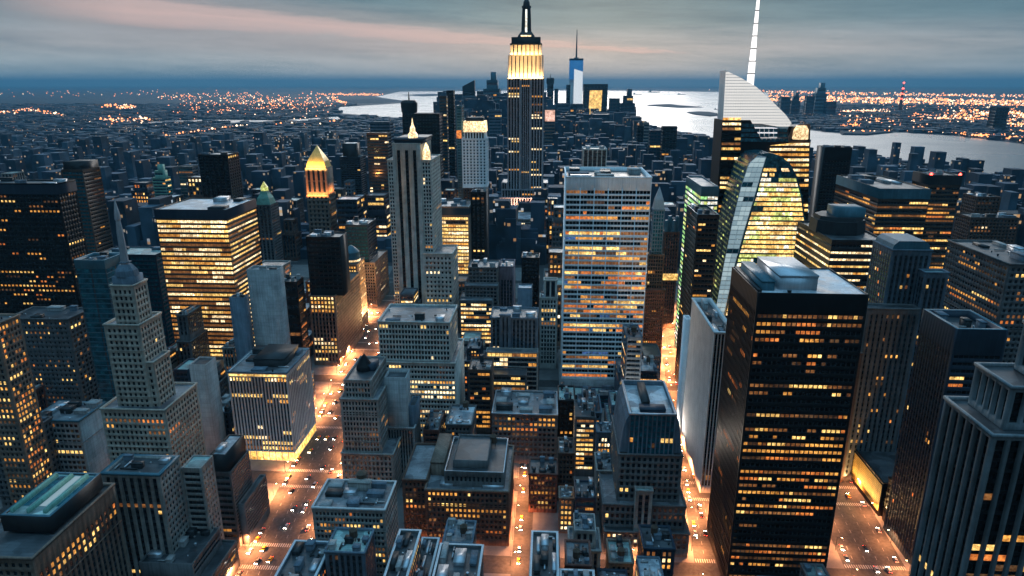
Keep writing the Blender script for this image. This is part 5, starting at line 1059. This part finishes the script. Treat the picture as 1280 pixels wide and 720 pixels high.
def filler(x0, x1, y0, y1, h, detail):
    w, wn = rnd.choice(COLW); tall = 'tall' if h > 75 else 'mid-rise' if h > 38 else 'low'
    roof, rn = rnd.choice([('roof_grey', 'grey roof'), ('roof_dark', 'dark roof'), ('roof_pale', 'pale roof'), ('roof_grey', 'patchy roof'), ('roof_green', 'greenish roof')])
    p = rnd.choice([.04, .16, .3, .5, .7]); ln = 'few lit windows' if p < .05 else 'some lit windows' if p < .2 else 'many lit windows'
    ph1, ph2 = near_phrase((x0+x1)/2, (y0+y1)/2, h)
    for ph in (ph1, ph2, ph1+', '+ph2.split(' the ')[0]+' it'):
        for t in (f'{tall} {wn} block {ph}', f'{tall} {wn} block with {ln} {ph}', f'{tall} {wn} block with {rn} and {ln} {ph}'):
            if t not in USED and len(t.split()) <= 16: break
        else: continue
        break
    else:
        return None
    USED.add(t)
    b = Bld('apartment_block' if w in ('brown_brick', 'red_brick', 'tan_brick') else 'office_block', t, 'building', (x0+x1)/2, (y0+y1)/2, None, 'ordinary city blocks between the towers', w)
    sc = 1 if y0 < 600 else 1.35 if y0 < 980 else 1.9
    st = rnd.choice([S('punch', bay=2.7*sc, fl=3.7*sc, wf=.55, hf=.56, d=.3, p=p, pal='amber', each='stuff', run=.4), S('pier', bay=2.8*sc, fl=3.8*sc, wf=.55, hf=.6, d=.4, p=p, each='stuff', run=.4, pal='mixed'), S('ribbon', bay=3*sc, fl=3.9*sc, hf=.5, d=.25, p=p, each='stuff', pal='yellow')])
    dz = 0
    if h > 30 and rnd.random() < .55:
        k = rnd.uniform(.12, .3); ww, dd = x1-x0, y1-y0; hs = h*rnd.uniform(.62, .85)
        b.tier(x0+ww*k*.6, x1-ww*k*.6, y0+dd*k*.5, y1-dd*k*.3, hs-1, h, F=st, Rt=st if x1 < 30 else None, L=st if x0 > -30 else None, roof=roof)
        b.tier(x0, x1, y0, y1, 0, hs, F=st, Rt=st if x1 < 30 else None, L=st if x0 > -30 else None, roof=roof)
    else: b.tier(x0, x1, y0, y1, 0, h, F=st, Rt=st if x1 < 30 else None, L=st if x0 > -30 else None, roof=roof)
    if detail:
        b.litter()
        if rnd.random() < .4 and x1-x0 > 9: a, b2, c, e, z = max(b.roofs, key=lambda r: r[4]); b.tank(rnd.uniform(a+3, b2-3), rnd.uniform(c+3, e-3) if e-c > 7 else (c+e)/2, z, rnd.uniform(1.6, 2.2), 3.6)
    TAKEN.append((x0, x1, y0, y1)); return b
nf_ = 0
for yi, (ya, yb) in enumerate(zip(CROSS[1:-1], CROSS[2:])):
    a, c = ya+CW+3, yb-CW-3
    for half in (0, 1):
        h0, h1 = (a, (a+c)/2-1) if half == 0 else ((a+c)/2+1, c)
        half_w = (c+120)*.80; x = -half_w
        while x < half_w:
            w = rnd.uniform(13, 30) if h0 > 560 else rnd.uniform(10, 20)
            if free(x, x+w, h0, h1) and nf_ < 215:
                px, py = proj(x+w/2, h0, 30)
                if -40 < px < 1320 and py < 780:
                    hh = rnd.uniform(18, 48) if rnd.random() < .8 else rnd.uniform(48, 80)
                    if h0 > 560: hh *= rnd.uniform(1, 1.5)
                    if h0 < 330: hh = min(hh, 44) if abs(x+w/2-AV1(h0)) > 50 else min(hh, 20)
                    if filler(x, x+w, h0, h1, hh, h0 < 560): nf_ += 1
                x += w+.6
            else: x += 4
for y0_ in np.arange(992, 1500, 44):
    x = -(y0_+100)*.78
    while x < (y0_+100)*.78:
        w, d = rnd.uniform(18, 34), rnd.uniform(24, 38); px, py = proj(x, y0_, 40); core = math.exp(-((px-600)/260)**2)
        if nf_ < 330 and rnd.random() < .34+.3*core and -20 < px < 1300 and all(not (x-3 < b_ and x+w+3 > a and y0_-3 < dd and y0_+d+3 > c) for a, b_, c, dd in TAKEN):
            if filler(x, x+w, y0_, y0_+d, rnd.choice((28, 36, 45, 58, 70, 84, 98))*rnd.uniform(.85, 1.15)*(.75 if px > 850 else 1), False): nf_ += 1
        x += w+rnd.uniform(2, 30)
# rooftops further off: past the three hundred nearest they are one mass
qs, ms_, mt_ = [], [], ['far_block', 'far_block_pale', 'far_block_lit']
def far_block_mat(name, col, thr, em):
    m, t, p = new_mat(name); g = nn(t, 'ShaderNodeNewGeometry')
    sp = nn(t, 'ShaderNodeSeparateXYZ'); t.links.new(g.outputs['Position'], sp.inputs[0])
    cv = nn(t, 'ShaderNodeCombineXYZ')
    t.links.new(mth(t, 'FLOOR', mth(t, 'MULTIPLY', mth(t, 'ADD', sp.outputs[0], sp.outputs[1]), .22)), cv.inputs[0]); t.links.new(mth(t, 'FLOOR', mth(t, 'MULTIPLY', sp.outputs[2], .22)), cv.inputs[1])
    w = nn(t, 'ShaderNodeTexWhiteNoise', noise_dimensions='2D'); t.links.new(cv.outputs[0], w.inputs[0])
    n = nn(t, 'ShaderNodeTexNoise'); n.inputs['Scale'].default_value = .02; n.inputs['Detail'].default_value = 4; t.links.new(g.outputs['Position'], n.inputs['Vector'])
    t.links.new(mix(t, 1.0, col, ramp(t, n.outputs[0], [(.35, (.4, .4, .4)), (.65, (1.6, 1.6, 1.6))]), 'MULTIPLY'), p.inputs['Base Color'])
    ns = nn(t, 'ShaderNodeSeparateXYZ'); t.links.new(g.outputs['Normal'], ns.inputs[0])
    on = mth(t, 'MULTIPLY', mth(t, 'GREATER_THAN', w.outputs['Value'], thr), mth(t, 'LESS_THAN', ns.outputs[2], .5))
    t.links.new(mth(t, 'MULTIPLY', on, em), p.inputs['Emission Strength']); t.links.new(ramp(t, w.outputs['Color'], [(.2, (1, .45, .15)), (.6, (1, .7, .35)), (.9, (.7, .85, 1))]), p.inputs['Emission Color'])
    p.inputs['Roughness'].default_value = .8; m.cycles.emission_sampling = 'NONE'; MATS[name] = m
far_block_mat('far_block', (.016, .040, .066), .985, .3); far_block_mat('far_block_pale', (.035, .075, .11), .985, .3); far_block_mat('far_block_lit', (.035, .045, .06), .90, .5)
qn, mn = [], []
for i in range(17000):
    y = 985+ (9000-985)*rnd.random()**1.7; hw_ = (y*.86+150); x = rnd.uniform(-hw_, hw_)
    px, py = proj(x, y, 0)
    if inpoly(px, py+1, HARBOUR) or inpoly(px, py-3, HARBOUR) or inpoly(px, py, RIVER): continue
    s_ = 1+max(0, y-2000)/2600; w, d = rnd.uniform(11, 34)*s_, rnd.uniform(14, 38)*s_
    core = math.exp(-((px-690)/170)**2)
    h = rnd.uniform(10, 30)*(1+.9*core)
    if y < 3000 and rnd.random() < .10+.30*core: h = rnd.uniform(45, 95)
    if y > 2600: h *= .7; 
    if 3000 < y < 5600 and 545 < px < 800 and rnd.random() < .45: h, w, d = rnd.uniform(80, 215 if px < 690 else 120), rnd.uniform(28, 55), rnd.uniform(28, 50)
    if y < 3000:
        if not all(not (x-w/2 < b_ and x+w/2 > a and y < dd and y+d > c) for a, b_, c, dd in TAKEN): continue
    mi_ = 0 if rnd.random() < .62 else 1 if rnd.random() < .7 else 2
    q = boxq(x-w/2, x+w/2, y, y+d, 0, h)
    qs += q; ms_ += [mi_]*5
q = np.array(qs).reshape(-1, 3); n = len(qs)
me = bpy.data.meshes.new('distant_rooftops'); me.vertices.add(len(q)); me.vertices.foreach_set('co', q.astype(np.float32).ravel())
me.loops.add(n*4); me.loops.foreach_set('vertex_index', np.arange(n*4, dtype=np.int32)); me.polygons.add(n); me.polygons.foreach_set('loop_start', np.arange(0, n*4, 4, dtype=np.int32))
me.polygons.foreach_set('material_index', np.array(ms_, dtype=np.int32))
for m in mt_: me.materials.append(MATS[m])
me.update(calc_edges=True); o = link('distant_rooftops', me); o['kind'] = 'stuff'; o['label'] = 'mass of small dark rooftops of the far city'

# lights of the far city: lamp heads and signs on short masts, warm in bands along roads and the river shore
lm = ['far_lamp_orange', 'far_lamp_pink', 'far_lamp_white']
glow_mat(lm[0], (1, .33, .10), 3.2); glow_mat(lm[1], (1, .42, .20), 2.6); glow_mat(lm[2], (1, .72, .46), 3.4)
v, f, fm = [], [], []
def far_lamp(px, py, s, k):
    x, y = gr(px, py)
    if y < 0: return
    r = s*y/820; k0 = len(v); z = 8+r
    for dx, dy, dz in ((1, 0, 0), (-1, 0, 0), (0, 1, 0), (0, -1, 0), (0, 0, 1), (0, 0, -1)): v.append((x+dx*r, y+dy*r, z+dz*r*.9))
    for t in ((0, 2, 4), (2, 1, 4), (1, 3, 4), (3, 0, 4), (2, 0, 5), (1, 2, 5), (3, 1, 5), (0, 3, 5)): f.append(tuple(k0+i for i in t)); fm.append(k)
def band(xa, ya, xb, yb, n, jx=3, jy=1.2, s=(.35, .9), kinds=(0, 0, 1, 2)):
    for i in range(int(n*1.35)):
        t = rnd.random(); px = xa+(xb-xa)*t+rnd.gauss(0, jx); py = max(110.5, ya+(yb-ya)*t+rnd.gauss(0, jy))
        if inpoly(px, py, HARBOUR): continue
        far_lamp(px, py, rnd.uniform(*s), rnd.choice(kinds))
band(0, 143, 40, 139, 34, s=(.6, 1.3)); band(40, 139, 78, 146, 30, s=(.6, 1.3)); band(128, 134, 168, 136, 36, jy=1.5, s=(.7, 1.5)); band(128, 153, 188, 151, 60, jy=2.4, s=(.7, 1.6))
for t in range(24): far_lamp(208+t*4.4+rnd.uniform(-1, 1), 172.5-t*.62+rnd.uniform(-.7, .7), rnd.choice([.6, .8, 1.0, 1.7]), rnd.choice((0, 1, 2)))
band(200, 122, 330, 120, 80, jy=2.5, s=(.4, .9)); band(230, 135, 420, 132, 240, jx=14, jy=6, s=(.4, 1.0)); band(300, 128, 405, 134, 110, jx=8, jy=6, s=(.4, .9)); band(400, 119, 500, 119.5, 150, jx=2, jy=.6, s=(.5, .9), kinds=(1, 1, 0))
band(410, 122, 432, 131, 40, s=(.5, .9)); band(0, 118, 200, 117, 40, jy=2, s=(.4, .8)); band(340, 158, 420, 155, 8, s=(.8, 1.6)); band(0, 150, 420, 190, 60, jx=20, jy=10, s=(.25, .6), kinds=(1, 2, 2))
for ya, yb, n in ((116, 122, 260), (122, 129, 420), (126, 133, 330)): band(950, ya, 1290, yb, n, jx=6, jy=1.1, s=(.5, 1.2), kinds=(0, 0, 1, 1, 2))
band(1050, 141, 1110, 140, 80, jy=.6, s=(.5, 1.0), kinds=(1, 2)); band(1140, 148, 1260, 150, 170, jx=5, jy=2.2, s=(.5, 1.2)); band(1190, 142, 1290, 146, 160, jx=6, jy=3, s=(.6, 1.3)); band(1200, 170.5, 1290, 176, 150, jx=3, jy=1.2, s=(.6, 1.3), kinds=(0, 0, 1))
band(1050, 160, 1072, 158, 30, jy=1, s=(.6, 1.1), kinds=(0,)); band(1060, 148, 1150, 158, 60, jx=10, jy=3, s=(.4, 1.2)); band(1260, 150, 1290, 165, 120, jx=10, jy=4, s=(.6, 1.3)); band(1100, 136, 1290, 137, 60, jy=1.5, s=(.4, .8)); band(880, 116, 960, 117, 22, s=(.4, .7), kinds=(1, 2))
band(1060, 166, 1200, 168.5, 30, jy=.6, s=(.5, 1))
o = link('city_lights', mesh_py('city_lights', v, f, lm, fm)); o['kind'] = 'stuff'; o['label'] = 'countless orange and white lights of the far shore and suburbs'

# barges and a ferry on the harbour
def ship(px, py, L, lab, nm='cargo_ship'):
    x, y = gr(px, py); e = empty(nm, (x, y, .5)); prop(e, lab, 'ship')
    prof = [(-L/2, 0), (L*.38, 0), (L/2, L*.0)]; hw = L*.09; h = L*.06
    vv = [(-L/2, -hw, 0), (L*.36, -hw, 0), (L*.47, 0, 0), (L*.36, hw, 0), (-L/2, hw, 0), (-L/2, -hw*1.1, h), (L*.38, -hw*1.1, h), (L/2, 0, h*1.3), (L*.38, hw*1.1, h), (-L/2, hw*1.1, h)]
    link('hull', mesh_py('hull', vv, [(0, 1, 6, 5), (1, 2, 7, 6), (2, 3, 8, 7), (3, 4, 9, 8), (4, 0, 5, 9), (5, 6, 7, 8, 9)], ['black_metal']), e)
    link('bridge_house', mesh_quads('bridge_house', boxq(-L*.44, -L*.28, -hw*.8, hw*.8, h, h+L*.11), ['dark_metal'], [0]*5), e)
    v_, f_ = frustum(-L*.36, 0, [(L*.02, h+L*.11), (L*.018, h+L*.17)], 8); link('funnel', mesh_py('funnel', v_, f_, ['dark_metal']), e)
ship(797, 118.2, 230, 'dark ship with a high bridge anchored far out on the bright harbour'); ship(818, 115.6, 380, 'long ship nearest the horizon on the bright harbour'); ship(852, 118.4, 200, 'small dark ship right of the others on the bright harbour'); ship(897, 137, 70, 'small boat between the two dark islands', 'harbour_boat')

# ------------------------------------------------------------------ traffic
for nm, c in (('car_black', (.01, .01, .012)), ('car_white', (.45, .45, .45)), ('car_yellow', (.75, .42, .03)), ('car_grey', (.12, .13, .14))): wall_mat(nm, c, .3, .05, .2, False, .6)
glow_mat('headlight', (1, .9, .75), 60); glow_mat('taillight', (1, .05, .03), 14); glass_mat('car_glass', (.01, .012, .015), .08)
def car_meshes(m, L=4.6, Wd=1.85, van=False):
    sec = [(-L/2, .35, .75), (-L/2+.1, .3, .95), (-L*.2, .3, 1.0), (L*.22, .3, .98), (L/2-.15, .3, .78), (L/2, .35, .62)]
    v, f = [], []
    for y, a, c in sec:
        w = Wd/2*(.9 if abs(y) > L*.45 else 1); v += [(-w, y, a), (w, y, a), (w*.97, y, c), (-w*.97, y, c)]
    for i in range(len(sec)-1):
        for k in range(4): f.append((i*4+k, i*4+(k+1) % 4, i*4+4+(k+1) % 4, i*4+4+k))
    f += [(0, 1, 2, 3), tuple(reversed(range(len(v)-4, len(v))))]
    top = 2.1 if van else 1.48; b0, b1 = -L*.42, L*.24; k0 = len(v); w0, w1 = Wd*.46, Wd*.38
    v += [(-w0, b0, .97), (w0, b0, .97), (w0, b1, .97), (-w0, b1, .97), (-w1, b0+.35, top), (w1, b0+.35, top), (w1, b1-.6, top), (-w1, b1-.6, top)]
    fm = [0]*len(f)
    for t, mm in (((0, 1, 5, 4), 1), ((1, 2, 6, 5), 1), ((2, 3, 7, 6), 1), ((3, 0, 4, 7), 1), ((4, 5, 6, 7), 0)): f.append(tuple(k0+i for i in t)); fm.append(mm)
    body = mesh_py('body', v, f, [m, 'car_glass'], fm)
    wv, wf = frustum(0, 0, [(.33, -.12), (.33, .12)], 12); wheel = mesh_py('wheel', [(z, x, y+.33) for x, y, z in wv], wf, ['black_metal'])
    hl = mesh_py('headlight', *frustum(0, 0, [(.2, -.05), (.16, .12)], 8), ['headlight']); tl = mesh_py('taillight', *frustum(0, 0, [(.16, -.05), (.16, .1)], 8), ['taillight'])
    return body, wheel, hl, tl, L, Wd
KINDS = [('parked_car', 'car_black', 'black car', False), ('car', 'car_white', 'white car', False), ('taxi', 'car_yellow', 'yellow cab', False), ('car', 'car_grey', 'grey car', False), ('van', 'car_white', 'white van', True)]
KINDS[0] = ('car', 'car_black', 'black car', False)
CM = [car_meshes(m, 5.4 if van else 4.6, 2.0 if van else 1.85, van) for _, m, _, van in KINDS]
placed = []
def car(x, y, ang, k, where, lights=True):
    if any(abs(x-a) < 2.6 and abs(y-c) < 7 for a, c in placed): return
    placed.append((x, y)); nm, m, word, van = KINDS[k]; body, wheel, hl, tl, L, Wd = CM[k]
    e = empty(nm, (x, y, .012)); e.rotation_euler = (0, 0, ang); toward = abs(ang) > 1.5
    prop(e, f'{word} {"with headlights on coming up" if toward else "driving away down"} {where}', 'van' if van else 'taxi' if nm == 'taxi' else 'car', f'{word}s {"coming up" if toward else "driving down"} {where}')
    link('body', body, e)
    for sx in (-1, 1):
        link('headlight', hl, e, (sx*Wd*.34, L/2+.02, .68)); link('taillight', tl, e, (sx*Wd*.36, -L/2-.02, .8))
        for yy in (-L*.3, L*.3): link('wheel', wheel, e, (sx*Wd*.47, yy, 0))
for y in np.arange(304, 760, 7.5):
    for ln in range(6):
        if rnd.random() < (.36 if y < 480 else .26): car(AV1(y)-AV1W+3.4+ln*6.83+rnd.uniform(-.5, .5), y+rnd.uniform(-3, 3), math.pi-.09 if ln < 4 else .09, rnd.choice((0, 1, 1, 2, 2, 3, 4)), 'the wide glowing avenue')
for y in np.arange(320, 700, 9):
    for ln in range(3):
        if rnd.random() < .3: car(AV2(y)-AV2W+3+ln*6, y, -.095 if ln else math.pi-.095, rnd.choice((0, 1, 2, 3, 4)), 'the bright street left of the huge black tower')
for y in np.arange(320, 470, 9):
    for ln in range(5):
        if rnd.random() < .3: car(AV3(y)-AV3W+3.4+ln*6.8, y, -.1 if ln > 2 else math.pi-.1, rnd.choice((0, 1, 2, 3)), 'the street right of the huge black tower')
for y in np.arange(325, 430, 10):
    if rnd.random() < .6: car(MID(y)-1.6, y, math.pi, rnd.choice((1, 2, 3)), 'the narrow middle street')

# ------------------------------------------------------------------ street lamps, each with its own light
glow_mat('lamp_glow', (1, .66, .34), 60)
pv, pf = frustum(0, 0, [(.16, 0), (.12, 3), (.08, 9.2)], 8); LP = mesh_py('pole', pv, pf, ['dark_metal'])
LA = mesh_quads('arm', boxq(-.06, 2.6, -.06, .06, 9.1, 9.22, True), ['dark_metal'], [0]*6)
hv, hf_ = frustum(2.6, 0, [(.22, 9.02), (.42, 9.1), (.30, 9.36), (.08, 9.42)], 10); LH = mesh_py('lamp_head', hv, hf_, ['dark_metal'])
gv, gf = frustum(2.6, 0, [(.30, 8.84), (.40, 9.03)], 10); LG = mesh_py('lamp_glass', gv, gf, ['lamp_glow'])
def street_lamp(x, y, rz, power, where, col=(1, .345, .12)):
    e = empty('street_lamp', (x, y, .14)); e.rotation_euler = (0, 0, rz); prop(e, f'street lamp with a curved arm over {where}', 'street lamp', f'street lamps along {where}')
    link('pole', LP, e); link('arm', LA, e); h = link('lamp_head', LH, e); link('lamp_glass', LG, h)
    key = (power, col)
    if key not in LIGHTS:
        l = bpy.data.lights.new('lamp_light', 'SPOT'); l.spot_size = R(158); l.spot_blend = .55; l.energy = power; l.color = col; l.shadow_soft_size = .45; LIGHTS[key] = l
    lo = bpy.data.objects.new('lamp_light', LIGHTS[key]); COL.objects.link(lo); lo.parent = e; lo.location = (2.6, 0, 8.2)
LIGHTS = {}
for y in np.arange(300, 800, 27):
    if min(abs(y-c) for c in CROSS) < 5: y += 6
    pw = 88000 if y < 600 else 190000
    street_lamp(AV1(y)-AV1W-.8, y, 0, pw, 'the wide glowing avenue'); street_lamp(AV1(y)+AV1W+.8, y, math.pi, pw, 'the wide glowing avenue')
for y in np.arange(310, 800, 30):
    pw = 70000 if y < 600 else 120000
    street_lamp(AV2(y)-AV2W-.8, y, 0, pw, 'the bright street left of the huge black tower'); street_lamp(AV2(y)+AV2W+.6, y+11, math.pi, pw, 'the bright street left of the huge black tower')
for y in np.arange(318, 520, 27):
    street_lamp(AV3(y)-AV3W-.8, y, 0, 34000, 'the street right of the huge black tower'); street_lamp(AV3(y)+AV3W+.7, y+9, math.pi, 34000, 'the street right of the huge black tower')
for y in np.arange(322, 440, 22): street_lamp(MID(y)-MIDW-.6, y, 0, 40000, 'the narrow middle street')
for x in (-225, -255, -285): street_lamp(x, 402-CW-1, math.pi/2, 80000, 'the plaza street beside the white-finned block')
for x in (-100, -75, -50, 20, 50): street_lamp(x, 322+CW+1, -math.pi/2, 45000, 'the lit side street at the bottom')
# ------------------------------------------------------------------ floodlights on buildings
def flood(parent, x, y, z, sx, sy, rot, power, col, name='floodlight'):
    l = bpy.data.lights.new(name, 'AREA'); l.shape = 'RECTANGLE'; l.size = sx; l.size_y = sy; l.energy = power; l.color = col
    o = bpy.data.objects.new(name, l); COL.objects.link(o); o.parent = parent; o.location = (x-parent.location.x, y-parent.location.y, z-parent.location.z); o.rotation_euler = rot; return o
def by(short): return next(b for b in LANDMARKS if b.short == short)
x0, x1, y0, y1, z, zD, zE, cx_ = ESB; r = by('the golden-crowned skyscraper').root
GC = (1, .55, .17)
flood(r, cx_, y0-3.5, z-1, x1-x0-2, 2, (R(180-24), 0, 0), 8e4, GC)
flood(r, x1+4, (y0+y1)/2, z-1, 2, y1-y0, (R(180), R(24), 0), 4e4, GC); flood(r, x0-4, (y0+y1)/2, z-1, 2, y1-y0, (R(180), R(-24), 0), 4e4, GC)
flood(r, cx_, y0+2.5, zD+1, x1-x0-12, 1.5, (R(180-24), 0, 0), 2.4e4, GC)
flood(r, cx_, y0-15, at(657, 268, 1240)[1]+8, 40, 2, (R(180-14), 0, 0), 2.6e5, (1, .52, .34))
x0, x1, y0, y1, zb, z = GOLD; r = by('the gold pyramid tower').root
flood(r, (x0+x1)/2, y0-5, z-2, x1-x0, 2, (R(180-30), 0, 0), 3.5e4, (1, .66, .22)); flood(r, (x0+x1)/2, y0-5, zb-3, x1-x0, 2, (R(180-24), 0, 0), 4e4, (1, .36, .1)); flood(r, x1+5, (y0+y1)/2, zb-3, 2, y1-y0, (R(180), R(24), 0), 8e4, (1, .38, .1))
xg, yg, zt = GOLDFRONT; flood(by('the gold-fronted low block').root, xg-4, yg+45, 4, 1.5, 84, (R(180), R(-35), 0), 6e4, (1, .6, .22))
r = by('the white ribbed slab'); x0, x1, y0, y1 = r.rects[0]; flood(r.root, x0-9, y1+2, 6, 3, 9, (R(180), R(-16), 0), 6e4, (1, .86, .72)); 
r = by('the round-crowned tower'); x0, x1, y0, y1 = r.rects[0]; flood(r.root, x1+6, (y0+y1)/2, 12, 2, y1-y0, (R(180), R(16), 0), 1.6e5, (1, .6, .25))

for b in Bld.all: b.finish()
bpy.context.view_layer.update()

# ------------------------------------------------------------------ the evening air
HAZE = 1
if HAZE:
    hz = structure('haze', mesh_quads('haze', [[(-70000, -2500, -1), (70000, -2500, -1), (70000, -2500, 700), (-70000, -2500, 700)]], ['ground'], [0]))
    bpy.data.objects.remove(hz)
    B_ = 80000
    vv = [(-B_, -2800, -1), (B_, -2800, -1), (B_, B_, -1), (-B_, B_, -1), (-B_, -2800, 690), (B_, -2800, 690), (B_, B_, 690), (-B_, B_, 690)]
    m = bpy.data.materials.new('haze'); m.use_nodes = True; t = m.node_tree; t.nodes.clear()
    o_ = nn(t, 'ShaderNodeOutputMaterial'); pv_ = nn(t, 'ShaderNodeVolumePrincipled'); t.links.new(pv_.outputs[0], o_.inputs['Volume'])
    pv_.inputs['Color'].default_value = (.13, .39, .60, 1); pv_.inputs['Density'].default_value = 3.4e-5; pv_.inputs['Anisotropy'].default_value = .2
    MATS['haze'] = m
    hz = link('haze', mesh_py('haze', vv, [(0, 3, 2, 1), (4, 5, 6, 7), (0, 1, 5, 4), (1, 2, 6, 5), (2, 3, 7, 6), (3, 0, 4, 7)], ['haze'])); hz['kind'] = 'stuff'; hz['label'] = 'thin blue evening haze over the city'
